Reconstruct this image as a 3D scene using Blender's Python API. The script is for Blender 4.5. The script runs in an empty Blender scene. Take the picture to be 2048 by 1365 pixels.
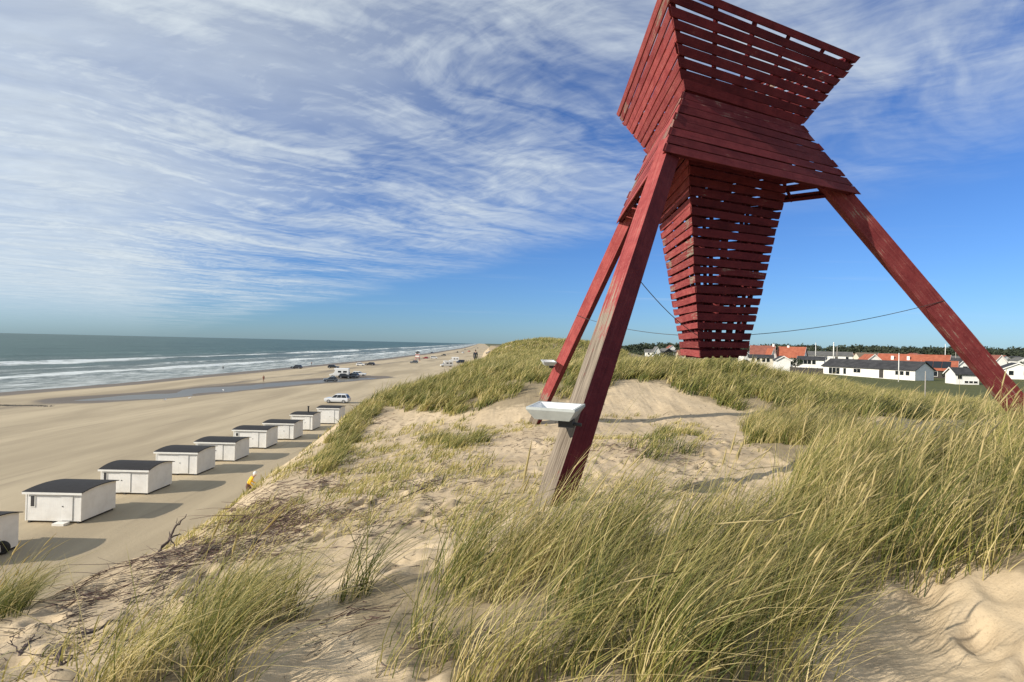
import bpy, bmesh, math, random
import numpy as np
from mathutils import Vector, Matrix
random.seed(4); RNG = np.random.default_rng(11)
SC = bpy.context.scene; COL = SC.collection
R = math.radians
# ------------------------------------------------------------------ camera
FPX, CX, CY = 1102.0, 1024.0, 682.5          # focal length and centre in photograph pixels
SLOPE, HY0 = 0.0222, 666.0                   # horizon line v = HY0 + SLOPE*u
EZ = 11.5                                    # eye height above the beach
ROLL = math.atan(SLOPE); CR, SR = math.cos(ROLL), math.sin(ROLL)
PITCH = math.atan((HY0 + SLOPE*CX - CY)*CR/FPX)
_up = Vector((0, -math.sin(PITCH), math.cos(PITCH))); _fw = Vector((0, math.cos(PITCH), math.sin(PITCH))); _rt = Vector((1, 0, 0))
_r = CR*_rt + SR*_up; _u = -SR*_rt + CR*_up
cam = bpy.data.cameras.new('camera'); cam.sensor_width = 36; cam.lens = FPX/2048*36
cam.clip_start = 0.05; cam.clip_end = 60000
co = bpy.data.objects.new('camera', cam); COL.objects.link(co)
M = Matrix((_r, _u, -_fw)).transposed().to_4x4(); M.translation = (0, 0, EZ); co.matrix_world = M
SC.camera = co
SC.render.resolution_x, SC.render.resolution_y = 1024, 682
# ------------------------------------------------------------------ light
SUN_EL = R(27); SUN_DIR = Vector((-0.92, -0.40, 0)).normalized()      # horizontal direction towards the sun
sd = Vector((SUN_DIR.x*math.cos(SUN_EL), SUN_DIR.y*math.cos(SUN_EL), math.sin(SUN_EL)))
sun = bpy.data.lights.new('sun', 'SUN'); sun.energy = 5.0; sun.angle = R(0.55); sun.color = (1, .91, .78)
so = bpy.data.objects.new('sun', sun); COL.objects.link(so); so.rotation_euler = sd.to_track_quat('Z', 'Y').to_euler(); so.location = (-40, -40, 60)
SC.view_settings.view_transform = 'Standard'; SC.view_settings.look = 'None'; SC.view_settings.gamma = 1
SC.view_settings.exposure = 0.2; SC.view_settings.use_curve_mapping = False
SC.render.engine = 'CYCLES'

class NT:
    """tiny helper to write node trees"""
    def __init__(s, tree): s.t = tree; s.n = tree.nodes; s.l = tree.links
    def node(s, typ, **kw):
        n = s.n.new(typ)
        for k, v in kw.items(): setattr(n, k, v)
        return n
    def put(s, sock, v):
        if isinstance(v, bpy.types.NodeSocket): s.l.new(v, sock)
        elif v is not None: sock.default_value = v
    def math(s, op, a, b=None, c=None, clamp=False):
        n = s.node('ShaderNodeMath', operation=op, use_clamp=clamp); s.put(n.inputs[0], a)
        if b is not None: s.put(n.inputs[1], b)
        if c is not None: s.put(n.inputs[2], c)
        return n.outputs[0]
    def vec(s, op, a, b=None):
        n = s.node('ShaderNodeVectorMath', operation=op); s.put(n.inputs[0], a)
        if b is not None: s.put(n.inputs[1], b)
        return n.outputs[0]
    def comb(s, x, y, z=0.0):
        n = s.node('ShaderNodeCombineXYZ'); s.put(n.inputs[0], x); s.put(n.inputs[1], y); s.put(n.inputs[2], z); return n.outputs[0]
    def sep(s, v):
        n = s.node('ShaderNodeSeparateXYZ'); s.put(n.inputs[0], v); return n.outputs
    def noise(s, v, scale, detail=4, rough=.5, dist=0.0):
        n = s.node('ShaderNodeTexNoise'); s.put(n.inputs['Vector'], v); n.inputs['Scale'].default_value = scale
        n.inputs['Detail'].default_value = detail; n.inputs['Roughness'].default_value = rough; n.inputs['Distortion'].default_value = dist
        return n.outputs['Fac']
    def ss(s, v, a, b, lo=0.0, hi=1.0):
        n = s.node('ShaderNodeMapRange', interpolation_type='SMOOTHSTEP'); s.put(n.inputs[0], v)
        n.inputs[1].default_value = a; n.inputs[2].default_value = b; n.inputs[3].default_value = lo; n.inputs[4].default_value = hi
        return n.outputs[0]
    def mix(s, f, a, b, blend='MIX'):
        n = s.node('ShaderNodeMix', data_type='RGBA', blend_type=blend); s.put(n.inputs[0], f)
        for i, v in ((6, a), (7, b)):
            if isinstance(v, tuple) and len(v) == 3: v = (*v, 1)
            s.put(n.inputs[i], v)
        return n.outputs[2]
    def mapping(s, v, scale=(1, 1, 1), rot=(0, 0, 0), loc=(0, 0, 0)):
        n = s.node('ShaderNodeMapping'); s.put(n.inputs[0], v); n.inputs['Scale'].default_value = scale
        n.inputs['Rotation'].default_value = rot; n.inputs['Location'].default_value = loc; return n.outputs[0]
    def attr(s, name): return s.node('ShaderNodeAttribute', attribute_name=name)
    def bump(s, h, strength=.5, dist=.02):
        n = s.node('ShaderNodeBump'); s.put(n.inputs['Height'], h); n.inputs['Strength'].default_value = strength
        n.inputs['Distance'].default_value = dist; return n.outputs[0]

# ------------------------------------------------------------------ sky: clear Nishita air under one high, rippled cloud sheet
world = bpy.data.worlds.new('World'); SC.world = world; world.use_nodes = True
w = NT(world.node_tree); w.n.clear()
sky = w.node('ShaderNodeTexSky', sky_type='NISHITA'); sky.sun_disc = False; sky.sun_elevation = SUN_EL
sky.sun_rotation = math.atan2(SUN_DIR.x, SUN_DIR.y); sky.altitude = 10; sky.air_density = 1.0; sky.dust_density = 0.25; sky.ozone_density = 3.0
d = w.node('ShaderNodeTexCoord').outputs['Generated']
dx, dy, dz = w.sep(d)
zz = w.math('ADD', w.math('MAXIMUM', dz, 0.0), 0.012)
px = w.math('DIVIDE', dx, zz); py = w.math('DIVIDE', dy, zz)
p = w.comb(px, py)
warp = w.noise(w.mapping(p, scale=(.45, .45, 1)), 1.0, 3)
warp2 = w.noise(w.mapping(p, scale=(.45, .45, 1), loc=(7, 3, 0)), 1.0, 3)
pw = w.vec('ADD', p, w.comb(w.math('MULTIPLY', w.math('SUBTRACT', warp, .5), 1.5), w.math('MULTIPLY', w.math('SUBTRACT', warp2, .5), 1.5)))
def turned(v, deg, sx, sy): return w.mapping(w.mapping(v, rot=(0, 0, R(deg))), scale=(sx, sy, 1))
edge = w.math('SUBTRACT', w.math('ADD', py, w.math('MULTIPLY', px, 1.5)), 5.4)       # < 0 : under the sheet
edge = w.math('ADD', edge, w.math('MULTIPLY', w.math('SUBTRACT', w.noise(p, .45, 4), .5), 4.5))
sheet = w.ss(edge, 1.2, -2.0)
thick = w.ss(edge, -2.4, -6.6)
big = w.noise(turned(pw, -40, .55, 1.0), 1.0, 4, .55)
fil = w.noise(turned(pw, -42, 1.7, 5.5), 1.3, 5, .55, .45)
rip = w.noise(turned(pw, 35, 6.0, 11.0), 1.2, 4, .6, .3)
soft = w.noise(turned(pw, -20, 2.2, 3.2), 1.0, 5, .6)
lump = w.math('ADD', w.math('MULTIPLY', fil, .40), w.math('ADD', w.math('MULTIPLY', rip, .30), w.math('MULTIPLY', soft, .30)))
body = w.math('ADD', w.math('MULTIPLY', big, .80), w.math('MULTIPLY', lump, .72))
body = w.math('ADD', body, w.math('MULTIPLY', thick, .12))
cl = w.math('MULTIPLY', w.ss(body, .54, 1.04), sheet)
# thin streaks beyond the edge of the sheet
st = w.noise(w.mapping(p, scale=(.20, .85, 1), rot=(0, 0, R(8))), .8, 5, .6, .4)
streak = w.math('MULTIPLY', w.ss(st, .55, .82), .45)
streak = w.math('MULTIPLY', streak, w.ss(dz, .02, .12))
cl = w.math('MAXIMUM', cl, streak)
veil = w.math('MULTIPLY', w.math('MULTIPLY', thick, w.math('ADD', w.math('MULTIPLY', soft, .55), .58)), sheet)
cl = w.math('MAXIMUM', cl, veil)
cl = w.math('MULTIPLY', cl, w.ss(dz, -.01, .08))
cl = w.math('MULTIPLY', cl, .86)
cmod = w.math('ADD', w.math('MULTIPLY', lump, .55), .70)
SKYC = w.mix(1.0, sky.outputs[0], (.45, .70, 1.12), 'MULTIPLY')
ccol = w.mix(1.0, (6.5, 7.1, 7.35), w.comb(cmod, cmod, cmod), 'MULTIPLY')
skycol = w.mix(cl, SKYC, ccol)
bg = w.node('ShaderNodeBackground'); w.l.new(skycol, bg.inputs[0]); bg.inputs[1].default_value = 0.10
wo = w.node('ShaderNodeOutputWorld'); w.l.new(bg.outputs[0], wo.inputs[0])

# ------------------------------------------------------------------ pixels, numbers, noise
def hor(u): return HY0 + SLOPE*u
def ray(u, v):
    """direction in the world of a photograph pixel"""
    a, b = float(u-CX)/FPX, float(v-CY)/FPX
    return _fw + a*_r - b*_u
def at_depth(u, v, y):
    q = ray(u, v); t = y/q.y; return Vector((q.x*t, y, EZ + q.z*t))
def at_z(u, v, z):
    q = ray(u, v); t = (z-EZ)/q.z; return Vector((q.x*t, q.y*t, z))
def to_px(P):
    P = np.asarray(P, float); x = P[..., 0]; y = P[..., 1]; z = P[..., 2]-EZ
    fx = x*_r.x + y*_r.y + z*_r.z; fy = x*_u.x + y*_u.y + z*_u.z; fz = x*_fw.x + y*_fw.y + z*_fw.z
    fz = np.maximum(fz, 1e-3)
    return CX + FPX*fx/fz, CY - FPX*fy/fz
_perm = RNG.permutation(4096); _val = RNG.random(4096)
def _h(ix, iy): return _val[_perm[(ix + _perm[iy & 4095]) & 4095]]
def vnoise(x, y):
    x = np.asarray(x, float); y = np.asarray(y, float)
    ix = np.floor(x).astype(int); iy = np.floor(y).astype(int); fx = x-ix; fy = y-iy
    fx = fx*fx*fx*(fx*(fx*6-15)+10); fy = fy*fy*fy*(fy*(fy*6-15)+10)
    a = _h(ix, iy); b = _h(ix+1, iy); c = _h(ix, iy+1); e = _h(ix+1, iy+1)
    return (a*(1-fx)+b*fx)*(1-fy) + (c*(1-fx)+e*fx)*fy
def fbm(x, y, octs=4, gain=.5):
    s = 0; a = 1; tot = 0; f = 1
    for i in range(octs):
        s = s + a*vnoise(np.asarray(x)*f + 17.3*i + 300, np.asarray(y)*f + 9.1*i + 300); tot += a; a *= gain; f *= 2.03
    return s/tot - .5
def sstep(x, a, b):
    t = np.clip((x-a)/(b-a), 0, 1); return t*t*(3-2*t)
def in_poly(u, v, poly):
    u = np.asarray(u); v = np.asarray(v); c = np.zeros(u.shape, bool); n = len(poly)
    for i in range(n):
        x0, y0 = poly[i]; x1, y1 = poly[(i+1) % n]
        if y0 == y1: continue
        k = ((y0 > v) != (y1 > v)) & (u < (x1-x0)*(v-y0)/(y1-y0)+x0); c ^= k
    return c

# ------------------------------------------------------------------ object helpers
def tag(o, label=None, cat=None, group=None, kind=None):
    if label: o['label'] = label
    if cat: o['category'] = cat
    if group: o['group'] = group
    if kind: o['kind'] = kind
    return o
def link(o, parent=None):
    COL.objects.link(o)
    if parent is not None: o.parent = parent
    return o
def empty(name, loc=(0, 0, 0), rz=0.0):
    o = bpy.data.objects.new(name, None); o.location = loc; o.rotation_euler = (0, 0, rz); o.empty_display_size = .2; COL.objects.link(o); return o
def meshobj(name, verts, faces, mat, parent=None, smooth=False):
    me = bpy.data.meshes.new(name); me.from_pydata([tuple(v) for v in verts], [], faces); me.update()
    if mat is not None:
        for m in (mat if isinstance(mat, (list, tuple)) else [mat]): me.materials.append(m)
    if smooth: me.shade_smooth()
    return link(bpy.data.objects.new(name, me), parent)
def npmesh(name, V, F, mat, attrs=None, smooth=True, parent=None):
    """big mesh from arrays: V (n,3), F (m,4) or list of arrays of quads/tris"""
    Fs = F if isinstance(F, list) else [F]
    me = bpy.data.meshes.new(name); me.vertices.add(len(V)); me.vertices.foreach_set('co', np.ascontiguousarray(V, np.float32).ravel())
    nl = sum(f.size for f in Fs); npoly = sum(len(f) for f in Fs)
    me.loops.add(nl); me.loops.foreach_set('vertex_index', np.concatenate([f.ravel() for f in Fs]).astype(np.int32))
    st = []; o = 0
    for f in Fs: k = f.shape[1]; st.append(o + k*np.arange(len(f))); o += f.size
    me.polygons.add(npoly); me.polygons.foreach_set('loop_start', np.concatenate(st).astype(np.int32))
    me.update(calc_edges=True); me.materials.append(mat)
    for k, a in (attrs or {}).items():
        at = me.attributes.new(k, 'FLOAT', 'POINT'); at.data.foreach_set('value', np.ascontiguousarray(a, np.float32).ravel())
    if smooth: me.shade_smooth()
    return link(bpy.data.objects.new(name, me), parent)
class MB:
    """collects boxes, tubes and prisms into one mesh"""
    def __init__(s): s.v = []; s.f = []; s.m = []
    def add(s, vs, fs, m=0):
        o = len(s.v); s.v += [tuple(v) for v in vs]; s.f += [tuple(i+o for i in f) for f in fs]; s.m += [m]*len(fs); return s
    def box(s, x0, x1, y0, y1, z0, z1, m=0):
        vs = [(x, y, z) for z in (z0, z1) for y in (y0, y1) for x in (x0, x1)]
        return s.add(vs, [(0, 2, 3, 1), (4, 5, 7, 6), (0, 1, 5, 4), (2, 6, 7, 3), (0, 4, 6, 2), (1, 3, 7, 5)], m)
    def tube(s, pts, rad, n=6, m=0, cap=True):
        pts = [Vector(q) for q in pts]; k = len(pts); rad = rad if isinstance(rad, (list, tuple)) else [rad]*k; vs = []
        for i, q in enumerate(pts):
            t = (pts[min(i+1, k-1)] - pts[max(i-1, 0)]).normalized()
            a = t.cross(Vector((0, 0, 1)) if abs(t.z) < .9 else Vector((1, 0, 0))).normalized(); b = t.cross(a)
            for j in range(n):
                an = 2*math.pi*j/n; vs.append(q + rad[i]*(math.cos(an)*a + math.sin(an)*b))
        fs = [(i*n+j, i*n+(j+1) % n, (i+1)*n+(j+1) % n, (i+1)*n+j) for i in range(k-1) for j in range(n)]
        if cap: fs += [tuple(range(n))[::-1], tuple((k-1)*n+j for j in range(n))]
        return s.add(vs, fs, m)
    def prism(s, prof, y0, y1, m=0):
        """profile of (x,z) extruded along y"""
        n = len(prof); vs = [(x, y0, z) for x, z in prof] + [(x, y1, z) for x, z in prof]
        fs = [tuple(range(n)), tuple(range(2*n-1, n-1, -1))] + [(i, n+i, n+(i+1) % n, (i+1) % n) for i in range(n)]
        return s.add(vs, fs, m)
    def prismx(s, prof, x0, x1, m=0):
        n = len(prof); vs = [(x0, y, z) for y, z in prof] + [(x1, y, z) for y, z in prof]
        fs = [tuple(range(n)), tuple(range(2*n-1, n-1, -1))] + [(i, n+i, n+(i+1) % n, (i+1) % n) for i in range(n)]
        return s.add(vs, fs, m)
    def build(s, name, mat, parent=None, smooth=False, bevel=0):
        me = bpy.data.meshes.new(name); me.from_pydata(s.v, [], s.f)
        for m in (mat if isinstance(mat, (list, tuple)) else [mat]): me.materials.append(m)
        me.polygons.foreach_set('material_index', s.m)
        bm = bmesh.new(); bm.from_mesh(me); bmesh.ops.recalc_face_normals(bm, faces=bm.faces)
        if bevel: bmesh.ops.bevel(bm, geom=bm.edges[:], offset=bevel, segments=2, affect='EDGES', profile=.6)
        bm.to_mesh(me); bm.free()
        if smooth: me.shade_smooth()
        return link(bpy.data.objects.new(name, me), parent)
def copy_tree(o, parent=None):
    c = o.copy(); COL.objects.link(c); c.parent = parent
    for ch in [q for q in o.children]: copy_tree(ch, c)
    return c

# ------------------------------------------------------------------ materials
def newmat(name):
    m = bpy.data.materials.new(name); m.use_nodes = True; t = NT(m.node_tree); return m, t, m.node_tree.nodes['Principled BSDF']
def plain(name, col, rough=.6, var=.12, scale=6.0, metal=0.0, bump=0.0):
    m, t, b = newmat(name); oc = t.node('ShaderNodeTexCoord').outputs['Object']
    n = t.noise(oc, scale, 5, .6); f = t.ss(n, .25, .75, 1-var, 1+var)
    t.l.new(t.mix(1.0, col, t.comb(f, f, f), 'MULTIPLY'), b.inputs['Base Color'])
    b.inputs['Roughness'].default_value = rough; b.inputs['Metallic'].default_value = metal
    if bump: t.l.new(t.bump(t.noise(oc, scale*4, 4), bump, .01), b.inputs['Normal'])
    return m
MAT = {}
def mk_red(name, wear):
    """aged red paint over grey wood, sunlit and shaded tones painted in; wear = how much of it is bare"""
    m, t, b = newmat(name); tc = t.node('ShaderNodeTexCoord'); oc = tc.outputs['Object']
    rnd = t.node('ShaderNodeObjectInfo').outputs['Random']
    off = t.vec('ADD', oc, t.comb(t.math('MULTIPLY', rnd, 37.0), t.math('MULTIPLY', rnd, 11.0), 0.0))
    n1 = t.noise(off, 3.0, 6, .65); n2 = t.noise(off, 22.0, 5, .7); n3 = t.noise(off, 90.0, 3, .6)
    lit_fade = t.attr('lit_fade').outputs['Fac']  # bleaching, plus sun and shade contrast put into the colour face by face
    shade_maroon = t.mix(t.ss(n1, .3, .7), (.052, .006, .010), (.092, .012, .016))
    lit_bleached = t.mix(t.ss(n1, .3, .7), (.235, .044, .045), (.33, .074, .070))
    dark = t.mix(lit_fade, shade_maroon, lit_bleached)  # from maroon of the shaded faces to paler red of the sunlit ones
    dark = t.mix(t.math('MULTIPLY', t.math('MULTIPLY', t.ss(n2, .5, .8), .45), lit_fade), dark, (.42, .19, .16))
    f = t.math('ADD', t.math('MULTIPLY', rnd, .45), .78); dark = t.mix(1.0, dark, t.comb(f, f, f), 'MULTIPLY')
    gv = t.comb(t.math('ADD', t.math('MULTIPLY', t.attr('across').outputs['Fac'], 46.0), t.math('MULTIPLY', rnd, 50.0)), t.math('MULTIPLY', t.attr('along').outputs['Fac'], 1.7), t.math('MULTIPLY', rnd, 9.0))
    gn = t.noise(gv, 1.0, 5, .7, .3)
    dark = t.mix(t.math('MULTIPLY', t.ss(gn, .50, .72), t.math('ADD', t.math('MULTIPLY', lit_fade, .45), .15)), dark, t.mix(lit_fade, (.16, .045, .04), (.45, .20, .165)))
    dark = t.mix(t.math('MULTIPLY', t.ss(gn, .46, .30), .55), dark, (.045, .008, .009))
    wood = t.mix(t.ss(gn, .30, .70), (.095, .075, .058), (.30, .252, .195))
    wa = t.attr('wear').outputs['Fac']
    k = t.math('ADD', t.math('MULTIPLY', t.math('ADD', t.math('MULTIPLY', gn, .55), t.math('MULTIPLY', n1, .45)), 1.0), t.math('SUBTRACT', wa, 1.0 - wear))
    bare = t.ss(k, .64, .72)
    t.l.new(t.mix(bare, dark, wood), b.inputs['Base Color']); b.inputs['Roughness'].default_value = .72
    b.inputs['Specular IOR Level'].default_value = .10
    t.l.new(t.bump(t.math('ADD', t.math('MULTIPLY', gn, 1.0), t.math('MULTIPLY', n3, .35)), .6, .012), b.inputs['Normal'])
    return m
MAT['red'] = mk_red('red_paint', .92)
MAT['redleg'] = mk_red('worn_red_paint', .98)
MAT['white'] = plain('white_paint', (.74, .73, .69), .6, .07, 2.0)
MAT['felt'] = plain('roof_felt', (.016, .016, .018), .95, .25, 3.0)
MAT['dark'] = plain('dark_gap', (.03, .03, .032), .7, .2)
MAT['tyre'] = plain('rubber', (.022, .022, .022), .85, .2)
MAT['rim'] = plain('wheel_metal', (.45, .45, .46), .35, .1, metal=.8)
MAT['black'] = plain('black_metal', (.02, .02, .022), .5, .2)
MAT['lampwhite'] = plain('lamp_white', (.78, .79, .78), .4, .05)
MAT['lampgrey'] = plain('lamp_housing', (.42, .45, .44), .5, .12)
MAT['wire'] = plain('steel_wire', (.07, .065, .06), .55, .2, metal=.4)
MAT['twig'] = plain('dead_wood', (.085, .062, .055), .9, .35, 20.0)
MAT['twigred'] = plain('dead_heath_stems', (.15, .092, .078), .9, .4, 20.0)
MAT['post'] = plain('weathered_post', (.34, .31, .27), .85, .2)
def glassm():
    m, t, b = newmat('car_glass'); b.inputs['Base Color'].default_value = (.012, .016, .02, 1); b.inputs['Roughness'].default_value = .08
    b.inputs['Specular IOR Level'].default_value = .6; return m
MAT['glass'] = glassm()
def carpaint(name, col):
    m, t, b = newmat(name); b.inputs['Base Color'].default_value = (*col, 1); b.inputs['Roughness'].default_value = .28
    b.inputs['Coat Weight'].default_value = .6; b.inputs['Coat Roughness'].default_value = .1; return m
PAINT = {k: carpaint('paint_'+k, c) for k, c in dict(silver=(.62, .64, .66), black=(.016, .016, .018), grey=(.10, .11, .12), white=(.78, .78, .76),
          red=(.33, .03, .03), navy=(.02, .03, .07), beige=(.45, .38, .28)).items()}

# sand
def mk_sand(name, veg=True, wet=False):
    m, t, b = newmat(name); oc = t.node('ShaderNodeTexCoord').outputs['Object']
    n1 = t.noise(oc, .35, 5, .6); n2 = t.noise(oc, 5.0, 5, .65); n3 = t.noise(oc, 60.0, 4, .7)
    base = t.mix(t.ss(n1, .3, .7), (.43, .340, .222), (.535, .430, .290))
    base = t.mix(t.math('MULTIPLY', t.ss(n2, .42, .75), .60), base, (.34, .265, .175))
    base = t.mix(t.math('MULTIPLY', t.ss(n3, .52, .72), .42), base, (.24, .18, .12))
    h = t.math('ADD', t.math('MULTIPLY', n2, 1.0), t.math('MULTIPLY', n3, .35))
    h = t.math('ADD', h, t.math('MULTIPLY', t.noise(t.mapping(oc, scale=(5.0, 16.0, 5.0), rot=(0, 0, .5)), 1.0, 3, .5, .6), .35)); h = t.math('ADD', h, t.math('MULTIPLY', t.noise(oc, 260.0, 2, .6), .12))
    rough = .95
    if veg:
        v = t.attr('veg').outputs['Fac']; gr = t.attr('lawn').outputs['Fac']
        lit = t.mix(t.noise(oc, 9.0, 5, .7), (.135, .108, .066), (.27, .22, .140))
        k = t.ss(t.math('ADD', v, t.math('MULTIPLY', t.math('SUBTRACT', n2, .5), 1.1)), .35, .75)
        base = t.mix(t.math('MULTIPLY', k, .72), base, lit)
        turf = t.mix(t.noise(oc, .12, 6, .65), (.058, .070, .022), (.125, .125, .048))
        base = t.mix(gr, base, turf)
    if wet:
        wv = t.attr('wet').outputs['Fac']
        nb = t.noise(t.mapping(oc, scale=(.10, .018, 1), rot=(0, 0, R(4))), 1.0, 6, .6, .4)
        base = t.mix(t.math('MULTIPLY', t.ss(nb, .38, .64), .95), (.47, .390, .265), (.34, .280, .190))
        tr = t.noise(t.mapping(oc, scale=(1.2, .03, 1), rot=(0, 0, R(5))), 1.0, 3, .6, .25)
        base = t.mix(t.math('MULTIPLY', t.ss(tr, .57, .70), .35), base, (.215, .178, .130))
        k = t.ss(t.math('ADD', wv, t.math('MULTIPLY', t.math('SUBTRACT', t.noise(t.mapping(oc, scale=(.2, .05, 1)), 1.0, 5, .6), .5), .8)), .3, .7)
        base = t.mix(k, base, (.155, .128, .098))
        rn = t.node('ShaderNodeMapRange'); t.put(rn.inputs[0], k); rn.inputs[3].default_value = .95; rn.inputs[4].default_value = .58
        t.l.new(rn.outputs[0], b.inputs['Roughness'])
    else: b.inputs['Roughness'].default_value = rough
    b.inputs['Specular IOR Level'].default_value = .2
    t.l.new(base, b.inputs['Base Color']); t.l.new(t.bump(h, .55, .03 if veg else .05), b.inputs['Normal'])
    return m
MAT['sand'] = mk_sand('dune_sand'); MAT['beach'] = mk_sand('beach_sand', False, True)

def mk_sea():
    m, t, b = newmat('sea_water'); oc = t.node('ShaderNodeTexCoord').outputs['Object']; off = t.attr('off').outputs['Fac']
    x, y, z = t.sep(oc)
    l = t.comb(off, y)
    n1 = t.noise(t.mapping(l, scale=(.030, .010, 1)), 1.0, 5, .6)
    n2 = t.noise(t.mapping(l, scale=(.22, .06, 1)), 1.0, 6, .68, .3)
    n3 = t.noise(t.mapping(l, scale=(.012, .0035, 1)), 1.0, 5, .6)
    o2 = t.math('ADD', off, t.math('MULTIPLY', t.math('SUBTRACT', t.noise(t.mapping(l, scale=(.004, .012, 1)), 1.0, 4), .5), 55.0))
    n4 = t.noise(t.mapping(l, scale=(.55, .22, 1)), 1.0, 6, .72, .5); n5 = t.noise(t.mapping(l, scale=(.09, .028, 1)), 1.0, 6, .68, .3)
    nb_ = t.math('ADD', t.math('MULTIPLY', n2, .55), t.math('MULTIPLY', n4, .45))
    foam = None
    for c, wd, amt in ((37, 9, 1.1), (104, 14, 1.05), (64, 7, .75), (20, 5, .8), (140, 7, .6), (190, 9, .5)):
        a = t.math('ABSOLUTE', t.math('SUBTRACT', o2, c)); g = t.math('MULTIPLY', t.ss(a, wd*1.7, 0.0), amt)
        g = t.ss(t.math('ADD', t.math('MULTIPLY', g, .85), t.math('MULTIPLY', t.math('SUBTRACT', nb_, .5), 2.6)), .42, .95)
        foam = g if foam is None else t.math('MAXIMUM', foam, g)
    near = t.math('MULTIPLY', t.ss(off, 125, 8), .70)                      # churned water inside the breakers
    sw = t.ss(t.math('ADD', near, t.math('MULTIPLY', t.math('SUBTRACT', nb_, .5), 2.4)), .40, .98)
    foam = t.math('MAXIMUM', foam, t.math('MULTIPLY', sw, .75))
    caps = t.math('MULTIPLY', t.ss(t.noise(t.mapping(l, scale=(.05, .018, 1)), 1.0, 3, .6), .66, .74), t.ss(n3, .36, .6))
    foam = t.math('MAXIMUM', foam, t.math('MULTIPLY', caps, .8))
    deep = t.mix(t.ss(t.math('ADD', t.math('MULTIPLY', n3, .4), t.math('MULTIPLY', n5, .6)), .36, .64), (.022, .060, .052), (.060, .118, .098))
    shal = t.mix(t.ss(n1, .3, .7), (.085, .120, .112), (.15, .165, .145))
    water = t.mix(t.ss(off, 190, 5), deep, shal)
    t.l.new(t.mix(foam, water, (.66, .70, .69)), b.inputs['Base Color'])
    rr = t.node('ShaderNodeMapRange'); t.put(rr.inputs[0], foam); rr.inputs[3].default_value = .36; rr.inputs[4].default_value = .9
    t.l.new(rr.outputs[0], b.inputs['Roughness']); b.inputs['Specular IOR Level'].default_value = .10
    wv = t.noise(t.mapping(l, scale=(.35, .10, 1)), 1.0, 6, .7)
    t.l.new(t.bump(t.math('ADD', wv, t.math('MULTIPLY', n1, 1.0)), .9, 1.2), b.inputs['Normal'])
    return m
MAT['sea'] = mk_sea()
def mk_pool():
    m, t, b = newmat('pool_water'); oc = t.node('ShaderNodeTexCoord').outputs['Object']
    n = t.noise(t.mapping(oc, scale=(.1, .04, 1)), 1.0, 5, .6)
    t.l.new(t.mix(n, (.115, .115, .102), (.20, .185, .150)), b.inputs['Base Color']); b.inputs['Roughness'].default_value = .38
    b.inputs['Specular IOR Level'].default_value = .28
    t.l.new(t.bump(t.noise(t.mapping(oc, scale=(2.5, .9, 1)), 1.0, 4, .6), .6, .08), b.inputs['Normal']); return m
MAT['pool'] = mk_pool()
def mk_grass():
    m, t, b = newmat('marram_blades'); a = t.attr('tint').outputs['Fac']; h = t.attr('along').outputs['Fac']
    oc = t.node('ShaderNodeTexCoord').outputs['Object']
    a2 = t.math('ADD', a, t.math('ADD', t.math('MULTIPLY', t.math('SUBTRACT', t.noise(oc, .55, 3), .5), .75), t.math('MULTIPLY', t.math('SUBTRACT', t.noise(oc, 2.6, 2), .5), .45)))
    cr = t.node('ShaderNodeValToRGB'); t.put(cr.inputs[0], a2); e = cr.color_ramp.elements
    e[0].position = .05; e[0].color = (.050, .072, .018, 1); e[1].position = .95; e[1].color = (.70, .58, .29, 1)
    q = e.new(.40); q.color = (.160, .182, .042, 1); q = e.new(.68); q.color = (.40, .345, .105, 1)
    col = t.mix(t.math('MULTIPLY', t.ss(h, .45, 1.0), .50), cr.outputs[0], (.56, .46, .21))
    t.l.new(col, b.inputs['Base Color']); b.inputs['Roughness'].default_value = .55; b.inputs['Specular IOR Level'].default_value = .25
    tr = t.node('ShaderNodeBsdfTranslucent'); t.l.new(col, tr.inputs[0])
    mx = t.node('ShaderNodeMixShader'); mx.inputs[0].default_value = .38; t.l.new(b.outputs[0], mx.inputs[1]); t.l.new(tr.outputs[0], mx.inputs[2])
    t.l.new(mx.outputs[0], m.node_tree.nodes['Material Output'].inputs[0]); return m
MAT['grass'] = mk_grass()

# ------------------------------------------------------------------ the lie of the land (heights relative to the eye in the lists)
CPX = [(1024, 1365, -1.62), (300, 1365, -1.75), (0, 1365, -1.95), (700, 1300, -1.66), (1400, 1300, -1.55), (1900, 1250, -1.58), (2048, 1365, -1.5),
       (2048, 1150, -1.30), (1700, 1150, -1.50), (2048, 960, -1.15), (1850, 940, -1.40), (1500, 1050, -1.58), (1110, 1020, -1.67), (1300, 1000, -1.80),
       (1500, 940, -1.90), (1250, 900, -2.0), (1620, 910, -1.72), (1760, 855, -2.05), (1290, 782, -1.62), (1290, 822, -2.12), (1420, 738, -.95),
       (1600, 782, -1.88), (1700, 800, -2.25), (1800, 812, -2.5), (1900, 818, -2.6), (1000, 805, -2.25), (900, 835, -2.85), (800, 835, -3.05), (950, 748, -1.75), (1100, 743, -1.55),
       (1160, 722, -1.15), (700, 920, -3.25), (800, 950, -2.65), (600, 1010, -2.7), (900, 1050, -1.98), (700, 1100, -2.05), (450, 1100, -2.45), (200, 1200, -2.25),
       (0, 1200, -2.45), (1000, 950, -2.15)]
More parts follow.
